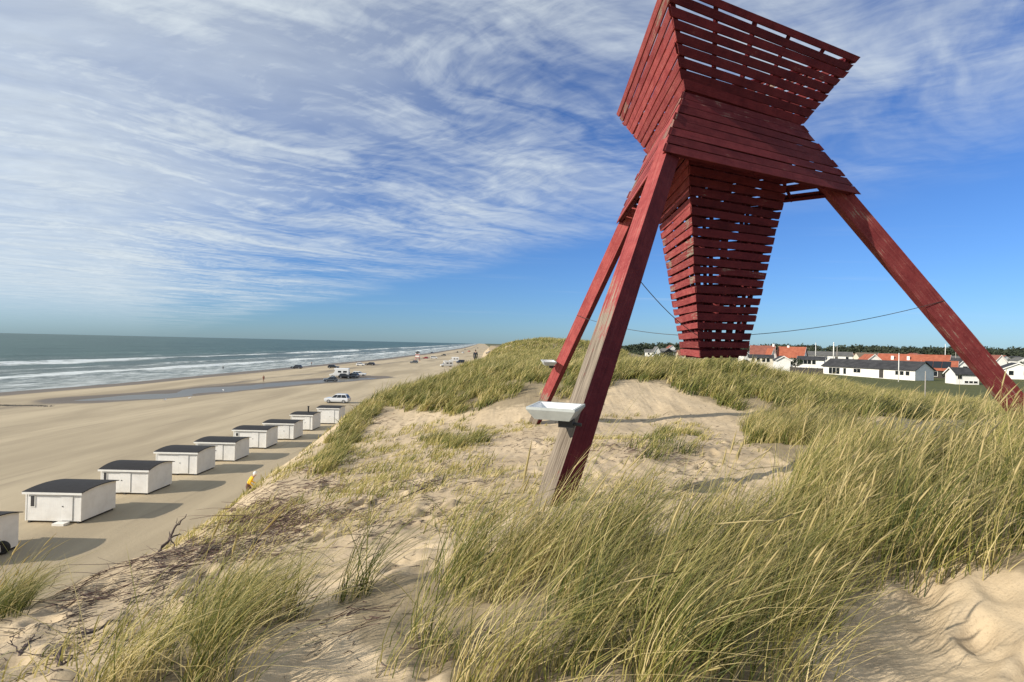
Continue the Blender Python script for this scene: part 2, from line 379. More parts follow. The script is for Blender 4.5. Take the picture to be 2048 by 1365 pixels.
CPW = [(.54, 18.1, -2.62), (10.5, 11, -1.65), (20, 5, -1.5), (45, 10, -3.2), (32, 32, -3.6), (60, 60, -5.6), (100, 100, -6.2), (22, 62, -4.2), (14, 50, -2.6), (200, 60, -6.5),
       (8, 120, .85), (14, 120, .85), (19, 125, .3), (1.5, 120, .0), (-4.5, 40, -2.8), (-3.4, 45, -2.6), (-2.45, 50, -1.9), (-5.06, 34, -2.6), (-3.9, 80, -2.7), (-5, 110, -3.2), (28, 120, -4.2), (-3, 120, -1.8), (5, 80, -1.2), (12, 85, -1.9), (24, 90, -4.3),
       (8, 200, -1.1), (-4, 200, -2.2), (34, 200, -4.8), (70, 200, -6.3), (-6, 500, -2.6), (60, 500, -5.8), (140, 500, -6.4), (-40, 1300, -4.0), (120, 1300, -6.5),
       (90, 150, -6.5), (130, 150, -6.6), (220, 200, -6.6), (50, 130, -5.6), (0, -3, -1.62), (-4, -2, -2.1), (5, -2, -1.5), (12, -2, -1.4), (40, 0, -2.2), (150, 0, -6)]
def _pq(x, y):
    Y = np.maximum(y, 0)+4.0; return np.asarray(x)/Y, np.log(Y)
_c = []
for u, v, z in CPX:
    P = at_z(u, v, EZ+z); _c.append((P.x, P.y, z))
_c = np.array(_c + CPW, float)
_a, _b = _pq(_c[:, 0], _c[:, 1])
def _tps(r2): return .5*r2*np.log(r2 + 1e-12)
_n = len(_c); _K = _tps((_a[:, None]-_a)**2 + (_b[:, None]-_b)**2) + np.eye(_n)*2e-3
_P = np.stack([np.ones(_n), _a, _b], 1); _A = np.block([[_K, _P], [_P.T, np.zeros((3, 3))]])
_w = np.linalg.solve(_A, np.concatenate([_c[:, 2], np.zeros(3)]))
def ztop(x, y):
    a, b = _pq(x, y); s = _w[_n] + _w[_n+1]*a + _w[_n+2]*b
    for i in range(_n): s = s + _w[i]*_tps((a-_a[i])**2 + (b-_b[i])**2)
    return np.clip(s, -6.7, 1.6)
CRY = [-10, 4.8, 6.5, 9.3, 13.4, 21.5, 30, 46, 80, 130, 200, 400, 1500]
CRX = [-4.1, -4.4, -4.5, -5.0, -5.6, -6.6, -7.2, -5.3, -3.6, -3.2, -5.5, -11, -60]
CRZ = [-2.2, -2.35, -2.65, -3.1, -3.4, -3.4, -2.95, -2.7, -2.3, -2.0, -2.2, -2.6, -4.0]
def dune_h(x, y, fine=True):
    """height of the dune surface above the beach datum"""
    x = np.asarray(x, float); y = np.asarray(y, float)
    zt = ztop(x, y)
    cx = np.interp(y, CRY, CRX) + 1.0*fbm(y*.23, y*0+3.3, 3)*np.clip(y/10, .3, 1.1); cz = np.interp(y, CRY, CRZ)
    dd = cx - x
    sl = cz - dd*.78 + .25*fbm(x*.35, y*.22, 3)
    k = .40; hh = np.clip(.5+.5*(sl-zt)/k, 0, 1); z = sl*(1-hh)+zt*hh - k*hh*(1-hh)
    far = np.clip(y/30, 0, 1)
    land = sstep(x-np.maximum(y*.08, 0), 25, 60)
    z = z + (fbm(x*.16+5, y*.12, 4)*1.0*far + fbm(x*.55, y*.5, 3)*.22)*(1-land)
    if fine: z = z + fbm(x*2.2, y*2.2, 5, .6)*.115*(1-land)
    return z + EZ
def shore_x(y): return np.interp(y, [-3000, 0, 115, 143, 256, 368, 598, 1300, 5000, 26000], [20, -118, -107, -103, -98, -93, -95, -122, -330, -1600])
POOL = np.array([(-76, 100), (-72, 108), (-66, 128), (-57, 152), (-45, 176)], float); POOLZ = -.36
def pool_dist(x, y):
    dm = np.full(np.shape(x), 1e9); tt = np.zeros(np.shape(x)); n = len(POOL)-1
    for i in range(n):
        a, bq = POOL[i], POOL[i+1]; ab = bq-a; t = np.clip(((x-a[0])*ab[0]+(y-a[1])*ab[1])/(ab@ab), 0, 1)
        q = np.hypot(x-a[0]-t*ab[0], y-a[1]-t*ab[1]); k = q < dm; dm = np.where(k, q, dm); tt = np.where(k, (i+t)/n, tt)
    return dm, tt
def beach_h(x, y):
    s = x - shore_x(y)
    z = np.interp(s, [-60, 0, 18, 32, 70, 120], [-3.0, -1.0, -.30, -.16, 0, .15]) + .10*fbm(x*.05, y*.03, 4) + .03*fbm(x*.4, y*.3, 3)
    pd, tt = pool_dist(x, y); wd = 4.5 + 4.5*np.sin(np.clip(tt, 0, 1)*math.pi)
    return z - .42*np.exp(-(pd/wd)**2)*np.clip(1.0+1.5*fbm(x*.07+9, y*.05, 3), .3, 1.5)

def spaced(a, b, lo, hi, base, g):
    """coordinates from a to b with fine steps between lo and hi that grow outside"""
    up = [hi]
    while up[-1] < b: up.append(up[-1] + base + g*(up[-1]-hi))
    dn = [lo]
    while dn[-1] > a: dn.append(dn[-1] - base - g*(lo-dn[-1]))
    mid = list(np.arange(lo, hi, base))[1:]
    return np.array(dn[::-1] + mid + up)
def gridfaces(nx, ny):
    i = np.arange(nx*ny).reshape(ny, nx); return np.stack([i[:-1, :-1].ravel(), i[:-1, 1:].ravel(), i[1:, 1:].ravel(), i[1:, :-1].ravel()], 1)

# vegetation drawn as outlines of where the grass is rooted in the photograph, projected on to the ground
GR = {  # name: (polygon in photograph pixels, density, height)
 'A': ([(730, 1300), (730, 1190), (860, 1130), (1040, 1095), (1120, 1075), (1230, 1060), (1340, 1085), (1480, 1100), (1620, 1110), (1740, 1190), (1690, 1260), (1600, 1300), (1660, 1420), (900, 1420), (900, 1350), (780, 1350)], 1.0, .64),
 'B': ([(1560, 1110), (1560, 1020), (1640, 985), (1760, 960), (1900, 930), (2200, 860), (2260, 1190), (2048, 1150), (1960, 1130), (1850, 1135), (1760, 1200)], 1.0, .74),
 'C': ([(1480, 845), (1580, 830), (1690, 860), (1750, 900), (1720, 950), (1640, 960), (1560, 925), (1500, 900)], 1.0, .60),
 'D': ([(1235, 722), (1330, 712), (1500, 744), (1700, 780), (1900, 798), (2048, 806), (2048, 842), (1880, 842), (1720, 838), (1600, 832), (1480, 826), (1400, 800), (1340, 775), (1240, 758)], .95, .62),
 'E': ([(860, 745), (960, 728), (1060, 695), (1240, 690), (1240, 752), (1200, 790), (1120, 815), (1040, 815), (980, 825), (900, 830), (800, 820), (730, 800), (760, 775)], .95, .60),
 'F': ([(120, 1420), (230, 1330), (330, 1270), (450, 1215), (560, 1190), (620, 1225), (590, 1265), (520, 1300), (480, 1420)], 1.0, .62),
 'G': ([(-150, 1240), (-60, 1195), (20, 1172), (62, 1185), (45, 1215), (0, 1250), (-120, 1270)], 1.0, .60),
 'H': ([(640, 905), (690, 840), (740, 800), (760, 815), (720, 870), (660, 950), (620, 960)], .75, .45),
 'I': ([(840, 880), (880, 865), (960, 868), (975, 885), (900, 900)], .6, .35),
 'J': ([(1235, 905), (1300, 860), (1400, 870), (1415, 910), (1330, 930), (1240, 930)], .30, .30),
 'K': ([(690, 1190), (800, 1150), (860, 1140), (820, 1200), (760, 1240), (690, 1230)], .8, .42),
 'L': ([(1360, 1000), (1440, 985), (1560, 1010), (1540, 1060), (1420, 1050)], .45, .40),
}
def jit(x, y, v):
    a = np.clip((v-690)/400, .05, 1); return fbm(x*1.1+50, y*.9, 3)*95*a, fbm(x*1.1, y*.9+80, 3)*45*a
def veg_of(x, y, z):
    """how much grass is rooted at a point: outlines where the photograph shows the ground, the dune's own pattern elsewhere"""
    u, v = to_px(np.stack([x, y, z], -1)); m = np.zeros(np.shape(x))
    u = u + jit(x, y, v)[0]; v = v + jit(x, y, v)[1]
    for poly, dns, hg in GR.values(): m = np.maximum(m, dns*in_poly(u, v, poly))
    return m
# ------------------------------------------------------------------ dune mesh
gx = spaced(-38, 520, -4.6, 5.2, .032, .020); gy = spaced(-8, 1500, 2.5, 6.6, .032, .020)
X, Y = np.meshgrid(gx, gy); Z = dune_h(X, Y)
VEG = veg_of(X, Y, Z)
def blur(a, n):
    for i in range(n):
        b_ = np.pad(a, 1, mode='edge'); a = (b_[1:-1, 1:-1]*2+b_[:-2, 1:-1]+b_[2:, 1:-1]+b_[1:-1, :-2]+b_[1:-1, 2:])/6
    return a
VEG = blur(VEG, 14)
# footprints and trampled hollows in the bare sand near the camera
fp = np.random.default_rng(5); near = (Y < 16) & (Y > 1.0) & (X > -7) & (X < 9)
FOOT = np.zeros_like(Z)
for i in range(760):
    fx = fp.uniform(-5.5, 7); fy = 2.2 + 12*fp.random()**1.6; an = fp.uniform(0, 6.28) if fp.random() < .5 else fp.normal(1.2, .4)
    i0 = np.searchsorted(gx, fx-.5); i1 = np.searchsorted(gx, fx+.5); j0 = np.searchsorted(gy, fy-.5); j1 = np.searchsorted(gy, fy+.5)
    xx = X[j0:j1, i0:i1]-fx; yy = Y[j0:j1, i0:i1]-fy
    if xx.size == 0: continue
    a = xx*math.cos(an)+yy*math.sin(an); bq = -xx*math.sin(an)+yy*math.cos(an); L = fp.uniform(.12, .20); W = fp.uniform(.06, .10)
    q = (a/L)**2 + (bq/W)**2; dp = fp.uniform(.022, .058)
    FOOT[j0:j1, i0:i1] += -dp*np.exp(-q*1.1) + dp*.5*np.exp(-(np.sqrt(q)-1.55)**2*5)
Z = Z + FOOT*(1-.6*VEG)
Z = Z + VEG*.04*sstep(Y, 60, 40)
LAWN = sstep(X - (12+Y*.12), 0, 18)*sstep(Y, 34, 60)
LAWN = np.maximum(LAWN, sstep(Z-EZ, -3.6, -4.6)*(X > 12)*sstep(Y, 20, 40))
VEGA = np.where(Y > 34, np.maximum(VEG, .9*sstep(fbm(X*.06, Y*.04, 3), -.40, -.20)*(X > np.interp(Y, CRY, CRX)-5)), VEG)
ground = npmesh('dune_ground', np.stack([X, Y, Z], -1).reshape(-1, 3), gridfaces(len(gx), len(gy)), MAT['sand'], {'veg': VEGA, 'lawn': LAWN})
tag(ground, 'pale sand dune ridge with footprints and grassy hummocks', None, kind='structure')
def ground_z(x, y):
    """height of the dune mesh itself (bilinear)"""
    x = np.asarray(x, float); y = np.asarray(y, float)
    i = np.clip(np.searchsorted(gx, x)-1, 0, len(gx)-2); j = np.clip(np.searchsorted(gy, y)-1, 0, len(gy)-2)
    a = np.clip((x-gx[i])/(gx[i+1]-gx[i]), 0, 1); bq = np.clip((y-gy[j])/(gy[j+1]-gy[j]), 0, 1)
    return (Z[j, i]*(1-a)+Z[j, i+1]*a)*(1-bq) + (Z[j+1, i]*(1-a)+Z[j+1, i+1]*a)*bq
def veg_at(x, y):
    i = np.clip(np.searchsorted(gx, x)-1, 0, len(gx)-2); j = np.clip(np.searchsorted(gy, y)-1, 0, len(gy)-2); return VEGA[j, i]
def top_z(x, y): return max(float(ground_z(x, y)), float(beach_h(np.array(float(x)), np.array(float(y)))))
def hit(u, v, ymax=900):
    """where the line of sight through a pixel meets dune or beach"""
    q = ray(u, v); ys = np.geomspace(1.2, ymax, 1500); t = ys/q.y; xs = q.x*t; zs = EZ+q.z*t
    g = np.where((xs > -37) & (xs < 510), ground_z(xs, ys), -9); g = np.maximum(g, beach_h(xs, ys))
    k = np.nonzero(zs < g)[0]
    i = k[0] if len(k) else len(ys)-1
    return Vector((xs[i], ys[i], g[i]))
# ------------------------------------------------------------------ beach, sea, pool, hinterland
by = np.concatenate([spaced(-120, 900, 20, 230, 2.2, .04), np.geomspace(1000, 24000, 40)])
bs = np.concatenate([np.arange(-30, 100, 2.0), [104, 110, 120, 140, 180]])
BS, BY = np.meshgrid(bs, by); BX = BS + shore_x(BY); BZ = beach_h(BX, BY)
pdist, _t = pool_dist(BX, BY)
WET = np.maximum(sstep(BS, 17, 5), .95*sstep(pdist, 12, 4)); WET = np.maximum(WET, .5*np.exp(-((BS-30-6*fbm(BY*.02, BY*0, 2))/5)**2))
tag(npmesh('beach', np.stack([BX, BY, BZ], -1).reshape(-1, 3), gridfaces(len(bs), len(by)), MAT['beach'], {'wet': WET}), 'wide flat sandy beach with damp bands and tyre tracks', None, kind='structure')
so_ = np.concatenate([np.arange(-6, 150, 1.5), np.arange(150, 300, 4), np.geomspace(300, 26000, 45)])
sy = np.concatenate([np.linspace(-3000, 0, 12), np.arange(20, 420, 2.5), np.geomspace(425, 26000, 90)])
SO, SY = np.meshgrid(so_, sy); SX = shore_x(SY)-SO
wob = 26*fbm(SY*.012, SO*.004, 3)
SZ = -1.0 + .10*fbm(SO*.12, SY*.03, 3)*sstep(SO, 2, 30)
for c, wd, a in ((37, 3.5, .45), (104, 5, .8), (64, 3, .25), (175, 7, .5)):
    SZ = SZ + a*np.exp(-((SO-c+wob)/wd)**2)*(.55+1.2*np.clip(fbm(SY*.02+c, SO*0, 2)+.3, 0, 1))
SZ = SZ + 1.1*fbm(SO*.022, SY*.006, 3)*sstep(SO, 130, 260)*(SO < 1500)
tag(npmesh('sea', np.stack([SX, SY, SZ], -1).reshape(-1, 3)[:, :], gridfaces(len(so_), len(sy))[:, ::-1], MAT['sea'], {'off': SO}), 'grey green sea with lines of white breakers', None, kind='structure')
pxs = np.linspace(-100, -18, 60); pys = np.linspace(84, 212, 60); PX, PY = np.meshgrid(pxs, pys)
pd, tt = pool_dist(PX, PY); keep = (pd < 15).ravel()
F = gridfaces(60, 60); F = F[keep[F].all(1)]
tag(npmesh('tidal_pool', np.stack([PX, PY, PX*0+POOLZ-.03], -1).reshape(-1, 3), F, MAT['pool']), 'shallow tidal pool lying along the beach', None, kind='structure')
hx = np.concatenate([np.geomspace(60, 30000, 40)]); hy = np.concatenate([np.linspace(-2000, 0, 6), np.geomspace(30, 30000, 60)])
HX, HY = np.meshgrid(hx, hy); HXX = HX - 60 + np.interp(HY, [-2000, 300, 1500, 30000], [60, 60, -60, -1500])
HZ = HX*0 + EZ - 6.75; HZ = np.where(HX < 66, -2.0, HZ)
plainm = plain('inland_turf', (.075, .080, .035), .95, .35, .03)
tag(npmesh('inland_ground', np.stack([HXX, HY, HZ], -1).reshape(-1, 3), gridfaces(len(hx), len(hy)), plainm), 'green flat land behind the dunes', None, kind='structure')

# ------------------------------------------------------------------ the red sea mark
U = 1.8; TX, TY = -.0174, .0015; MX, MY, TH = 2.2431, 6.2832, -2.1368
LV = dict(top=(1.6649, 3.3148), waist=(1.0, 2.5442), rim=(1.6528, 1.7504), foot=(.391, -.1018))
def mk(Rr, z, k):
    a = TH + k*2*math.pi/3; c, s = Rr*math.cos(a), Rr*math.sin(a)
    return Vector(((MX+c+TX*z)*U, (MY+s+TY*z)*U, EZ+(z-TX*c-TY*s)*U))
MROOT = Vector((MX*U, MY*U, 0)); MROOT.z = top_z(MROOT.x, MROOT.y)
mark = empty('sea_mark', MROOT)
tag(mark, 'tall red slatted timber sea mark standing on three legs in the dune', 'sea mark')
sr = random.Random(8)
def lerp(a, b, t): return a+(b-a)*t
def mark_point(A, B, t, k): return mk(lerp(A[0], B[0], t), lerp(A[1], B[1], t), k)
THK = .026/U
def section(name, A, B, n, gap, warp, label):
    """A lower level, B upper level; n boards on each of three faces"""
    fr = MB()
    up = (mk(B[0], B[1], 0)-mk(A[0], A[1], 0)).normalized()
    for k in range(3):                                            # corner posts and studs inside the cladding
        q0 = mk(A[0]-.085, A[1], k); q1 = mk(B[0]-.085, B[1], k); fr.tube([q0-MROOT, q1-MROOT], .055, 4)
        for s in (.22, .42, .61, .82):
            e0 = lerp(mk(A[0]-.05, A[1], k), mk(A[0]-.05, A[1], k+1), s); e1 = lerp(mk(B[0]-.05, B[1], k), mk(B[0]-.05, B[1], k+1), s)
            fr.tube([e0-MROOT, e1-MROOT], .042 if s != .42 else .05, 4)
        for T in (0.03, .97):
            e0 = mark_point((A[0]-.06, A[1]), (B[0]-.06, B[1]), T, k); e1 = mark_point((A[0]-.06, A[1]), (B[0]-.06, B[1]), T, k+1)
            fr.tube([e0-MROOT, e1-MROOT], .05, 4)
    par = fr.build(name, MAT['red'], mark)
    par['label'] = label
    for k in range(3):
        for i in range(n):
            g = gap(i/(n-1))*sr.uniform(.75, 1.25)*(2.4 if name == 'lower_section' and k == 1 else 1); t0 = (i+g*.5)/n; t1 = (i+1-g*.5)/n
            sh = sr.uniform(-.05, .05)/n; t0 += sh; t1 += sh; NS = 7; vs = []; ph = sr.uniform(0, 6.3); am = sr.uniform(.3, 1)*warp
            tilt = sr.uniform(-1, 1)*.06/n; ext = sr.uniform(-.004, .012)
            nrm = (mk(A[0]*0+1, A[1], k)+mk(1, A[1], k+1)-2*mk(0, A[1], 0)).normalized()
            for j in range(NS):
                s = j/(NS-1); s2 = lerp(-ext, 1+ext, s); w_ = am*math.sin(ph+s*4.2)
                for (tt_, th_) in ((t0, 0), (t1, 0), (t1, 1), (t0, 1)):
                    T = tt_ + tilt*(s-.5)*2; dR = 2*THK*th_
                    a_ = (A[0]+dR, A[1]); b_ = (B[0]+dR, B[1])
                    q = lerp(mark_point(a_, b_, T, k), mark_point(a_, b_, T, k+1), s2)
                    vs.append(q - MROOT + nrm*(w_*.6) + Vector((0, 0, w_*.5)) + nrm*sr.uniform(-.0015, .0015))
            fs = []
            for j in range(NS-1):
                o = 4*j
                for m in range(4): fs.append((o+m, o+4+m, o+4+(m+1) % 4, o+(m+1) % 4))
            fs += [(0, 1, 2, 3), tuple(4*(NS-1)+m for m in (3, 2, 1, 0))]
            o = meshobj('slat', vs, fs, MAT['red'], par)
            wr = .10*max(0, sr.gauss(0, 1)); fd = {0: (.10 if name != 'lower_section' else .22), 1: .3, 2: .85}[k]*sr.uniform(.8, 1.15); nv = len(vs)  # sunlit left face painted paler, shaded front darker, upward-facing skirt between
            for an_, val in (('lit_fade', [fd]*nv), ('across', [0, .17, .19, .02]*NS), ('along', [3.2*(q_//4)/(NS-1) for q_ in range(nv)]),
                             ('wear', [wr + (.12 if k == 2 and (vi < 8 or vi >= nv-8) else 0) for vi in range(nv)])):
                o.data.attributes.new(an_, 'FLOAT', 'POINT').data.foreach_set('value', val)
section('upper_section', LV['waist'], LV['top'], 9, lambda t: .13+.15*t, .008, 'flaring open slatted box at the top')
section('lower_section', LV['rim'], LV['waist'], 8, lambda t: .11, .010, 'close boarded skirt widening downward below the waist')
section('hanging_shaft', LV['foot'], LV['waist'], 27, lambda t: .31-.13*t, .015, 'slatted shaft tapering downward between the legs')
MLEG = (LV['rim'][0]-1)/(LV['rim'][1]-LV['waist'][1])
def leg_pt(k, z, ins=.03): return mk(1+MLEG*(z-LV['waist'][1])-ins, z, k)
def leg(k, phi, wd, tk, side, zb, zt, wearf, lit_fade):
    a = (leg_pt(k, zb)-leg_pt(k, zt)).normalized()
    N = Vector((math.cos(R(phi)), math.sin(R(phi)), 0)); N = (N - N.dot(a)*a).normalized(); S = a.cross(N).normalized()
    if S.x*side < 0: S = -S
    C = [Vector((0, 0, 0)), S*wd, S*wd-N*tk, -N*tk]; NS = 28; vs = []; fs = []; wr = []; ac = []; al_ = []
    for m in range(4):
        for j in range(NS+1):
            T = j/NS; z = lerp(zt, zb, T); q = leg_pt(k, z)-MROOT
            for c in (C[m], C[(m+1) % 4]):
                wob = .006*math.sin(j*1.7+m*3+k); vs.append(q+c*(1+wob*.3)); wr.append(wearf(m, T)); al_.append(z*U); ac.append(m*.5+(wd if c is C[(m+1) % 4] else 0))
        o = m*2*(NS+1)
        fs += [(o+2*j, o+2*j+1, o+2*j+3, o+2*j+2) for j in range(NS)]
    for z in (zb, zt):
        o = len(vs); vs += [leg_pt(k, z)-MROOT+c for c in C]; wr += [0]*4; ac += [0]*4; al_ += [0]*4; fs.append((o, o+1, o+2, o+3))
    ob = meshobj('leg', vs, fs, MAT['redleg'], mark)
    bm = bmesh.new(); bm.from_mesh(ob.data); bmesh.ops.recalc_face_normals(bm, faces=bm.faces); bm.to_mesh(ob.data); bm.free()
    ob.data.attributes.new('lit_fade', 'FLOAT', 'POINT').data.foreach_set('value', [lit_fade(i//(2*(NS+1))) for i in range(len(vs))])  # sunward side painted paler than the shaded sides, along with its bleaching
    ob.data.attributes.new('across', 'FLOAT', 'POINT').data.foreach_set('value', ac); ob.data.attributes.new('along', 'FLOAT', 'POINT').data.foreach_set('value', al_)
    at = ob.data.attributes.new('wear', 'FLOAT', 'POINT'); at.data.foreach_set('value', wr)
    return ob
# faces: 0 main face, 1 far side, 2 back, 3 edge side on the corner line
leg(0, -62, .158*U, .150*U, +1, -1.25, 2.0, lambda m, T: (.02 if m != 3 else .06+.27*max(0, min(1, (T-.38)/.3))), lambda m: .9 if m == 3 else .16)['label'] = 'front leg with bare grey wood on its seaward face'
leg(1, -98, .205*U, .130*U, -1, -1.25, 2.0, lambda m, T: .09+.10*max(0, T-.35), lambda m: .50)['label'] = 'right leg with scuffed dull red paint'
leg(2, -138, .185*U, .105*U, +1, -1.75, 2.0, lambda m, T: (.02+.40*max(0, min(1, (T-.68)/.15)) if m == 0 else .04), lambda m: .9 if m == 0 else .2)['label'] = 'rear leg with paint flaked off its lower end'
# guy wires from the foot of the shaft to each leg
def wire(p0, p1, sag):
    pts = [lerp(p0, p1, i/10)-Vector((0, 0, sag*4*(i/10)*(1-i/10)))-MROOT for i in range(11)]
    return MB().tube(pts, .0065, 5).build('guy_wire', MAT['wire'], mark, smooth=True)
for k, zl, zs in ((0, .62, .14), (1, .55, .16), (2, .50, .16)):
    wire(mk(.48, zs, k), leg_pt(k, zl, .03), .10)
# floodlights clamped to the legs
def floodlight(c, rz, W, D, H, tilt, label):
    o = empty('floodlight', c, rz); o.rotation_euler = (tilt, 0, rz); tag(o, label, 'floodlight', 'floodlights on the sea mark')
    def ring(f, z, iw=0): return [(-W*f+iw, -D*f+iw, z), (W*f-iw, -D*f+iw, z), (W*f-iw, D*f-iw, z), (-W*f+iw, D*f-iw, z)]
    vs = ring(.72, 0) + ring(1, H*.8) + ring(1, H) + ring(1, H, .028); fs = [(3, 2, 1, 0)]
    for L in range(3):
        for m in range(4): fs.append((4*L+m, 4*L+(m+1) % 4, 4*L+4+(m+1) % 4, 4*L+4+m))
    meshobj('housing', vs, fs, MAT['lampgrey'], o)
    vs = ring(1, H-.002, .029) + ring(.74, H*.30)
    fs = [(m, 4+m, 4+(m+1) % 4, (m+1) % 4) for m in range(4)] + [(4, 5, 6, 7)]
    meshobj('reflector', vs, fs, MAT['lampwhite'], o)
    MB().box(W*.15, W*.75, -.05, .05, -.09, -.005).tube([(W*.5, 0, -.05), (W*1.05, .02, -.06)], .02, 6).build('bracket', MAT['black'], o)
    return o
fl = at_depth(1112, 836, 3.28*U+.02)
floodlight(fl, R(-22), .265, .215, .135, R(3), 'white tray shaped floodlight on the front leg of the sea mark')
fl2 = at_depth(1097, 730, 9.05*U)
floodlight(fl2, R(12), .20, .17, .12, R(10), 'small far floodlight on the rear leg of the sea mark')

# ------------------------------------------------------------------ grass
def blades(base, h, wd, lean, tint, nseg, rng, wind=(1.0, .25)):
    n = len(base); t = np.linspace(0, 1, nseg+1)
    az = rng.uniform(0, 6.283, n); spread = np.abs(rng.normal(0, .20, n))
    wx = wind[0]+rng.normal(0, .20, n); wy = wind[1]+rng.normal(0, .32, n); odd = rng.random(n) < .10; wx[odd] = rng.normal(.2, .9, odd.sum()); wy[odd] = rng.normal(0, .8, odd.sum())
    V = np.zeros((n, 2*nseg+1, 3)); fa = rng.uniform(0, 6.283, n); cw = np.cos(fa); sw = np.sin(fa)
    for i, tt in enumerate(t):
        b2 = tt**1.7*lean
        ox = h*(spread*np.cos(az)*tt + wx*b2); oy = h*(spread*np.sin(az)*tt + wy*b2)
        oz = h*(tt - .42*lean*tt**2.2)
        c = base + np.stack([ox, oy, oz], 1); ww = wd*(1-.75*tt**1.5)
        if i < nseg:
            V[:, 2*i] = c + np.stack([cw*ww, sw*ww, 0*ww], 1); V[:, 2*i+1] = c - np.stack([cw*ww, sw*ww, 0*ww], 1)
        else: V[:, 2*i] = c
    k = 2*nseg+1; o = (np.arange(n)*k)[:, None]
    Q = [o+np.array([2*i, 2*i+1, 2*i+3, 2*i+2]) for i in range(nseg-1)]; Q = np.concatenate(Q) if Q else np.zeros((0, 4), int)
    Tq = o+np.array([2*nseg-2, 2*nseg-1, 2*nseg])
    al = np.tile(np.repeat(t, 2)[:k], (n, 1)); al[:, -1] = 1
    return V.reshape(-1, 3), Q, Tq, np.repeat(tint, k), al.ravel()
def heads(base, h, lean, rng, sz, wind=(1.0, .25)):
    """flower spikes: a thin stalk and a thicker pale ear, six-sided"""
    n = len(base); ts = np.array([0, .45, .80, .84, .92, 1.0]); rr = np.array([.22, .2, .18, .9, .75, .1])*sz; V = np.zeros((n, len(ts), 3, 3))
    wx = wind[0]+rng.normal(0, .12, n); wy = wind[1]+rng.normal(0, .25, n); al = np.zeros((n, len(ts), 3))
    for i, tt in enumerate(ts):
        b2 = tt**1.8*lean; c = base+np.stack([h*wx*b2, h*wy*b2, h*(tt-.36*lean*tt**2.2)], 1); al[:, i] = .6+.4*(tt > .82)
        for j in range(3):
            a = 2.094*j; V[:, i, j] = c + rr[i]*np.array([math.cos(a), math.sin(a), .3*math.sin(a+1)])
    o = (np.arange(n)*len(ts)*3)[:, None]; Q = []
    for i in range(len(ts)-1):
        for j in range(3): Q.append(o+np.array([3*i+j, 3*i+(j+1) % 3, 3*i+3+(j+1) % 3, 3*i+3+j]))
    tn = np.clip(rng.normal(.95, .08, n), 0, 1.1)
    return V.reshape(-1, 3), np.concatenate(Q), np.repeat(tn, len(ts)*3), al.ravel()
def grass_object(name, pts, h, wd, lean, tint, nseg, rng, nheads=0, hsz=.006, hh=1.15):
    V, Q, T, tn, al = blades(pts, h, wd, lean, tint, nseg, rng)
    if nheads:
        s = rng.choice(len(pts), min(nheads, len(pts)), replace=False)
        V2, Q2, tn2, al2 = heads(pts[s], h[s]*hh*rng.uniform(.85, 1.15, len(s)), lean[s]*.75, rng, hsz)
        Q = np.concatenate([Q, Q2+len(V)]); V = np.concatenate([V, V2]); tn = np.concatenate([tn, tn2]); al = np.concatenate([al, al2])
    return npmesh(name, V, [Q, T], MAT['grass'], {'tint': tn, 'along': al}, smooth=False)
def sample(n, x0, x1, y0, y1, rng): return rng.uniform(x0, x1, n), rng.uniform(y0, y1, n)
def poly_bounds(poly):
    P = [hit(min(max(u, -400), 2400), min(v, 1600)) for u, v in poly]; return min(q.x for q in P)-.6, max(q.x for q in P)+.6, max(1.2, min(q.y for q in P)-.6), max(q.y for q in P)+1.0
def tufts(poly, dens, per, rad, rng, hole=-.15):
    """tuft centres inside an outline, then blades round each centre"""
    x0, x1, y0, y1 = poly_bounds(poly); n = int(dens*(x1-x0)*(y1-y0)); x, y = sample(n, x0, x1, y0, y1, rng)
    z = ground_z(x, y); u, v = to_px(np.stack([x, y, z], 1)); ju, jv = jit(x, y, v); k = in_poly(u+ju*rng.uniform(.6, 1.3, n), v+jv*rng.uniform(.6, 1.3, n), poly)
    k &= fbm(x*1.3+7, y*1.3, 3) > hole + .10*rng.random(n)
    x, y = x[k], y[k]; m = len(x)
    cnt = np.maximum(3, (per*rng.lognormal(0, .35, m)).astype(int)); idx = np.repeat(np.arange(m), cnt); N = len(idx)
    a = rng.uniform(0, 6.283, N); r = rad*np.sqrt(rng.random(N))*np.repeat(rng.uniform(.6, 1.35, m), cnt)
    bx = x[idx]+r*np.cos(a); by_ = y[idx]+r*np.sin(a); bz = ground_z(bx, by_)-.03
    th_ = rng.lognormal(0, .18, m); tt_ = rng.normal(0, .13, m)
    return np.stack([bx, by_, bz], 1), th_[idx], tt_[idx]
NEAR = {'A': ('wide clump of marram grass across the foreground below the front leg', 28, 42),
        'B': ('tall sunlit clump of marram grass filling the right edge', 24, 40),
        'C': ('windswept grass hummock between the sand patch and the right leg', 16, 40),
        'F': ('large windswept grass tuft leaning over the sand at bottom left', 28, 42),
        'G': ('small grass tuft cut by the left edge of the picture', 36, 44),
        'K': ('sparse grass fringe at the left end of the foreground clump', 18, 22),
        'L': ('low thin grass on the sand behind the foreground clump', 16, 22)}
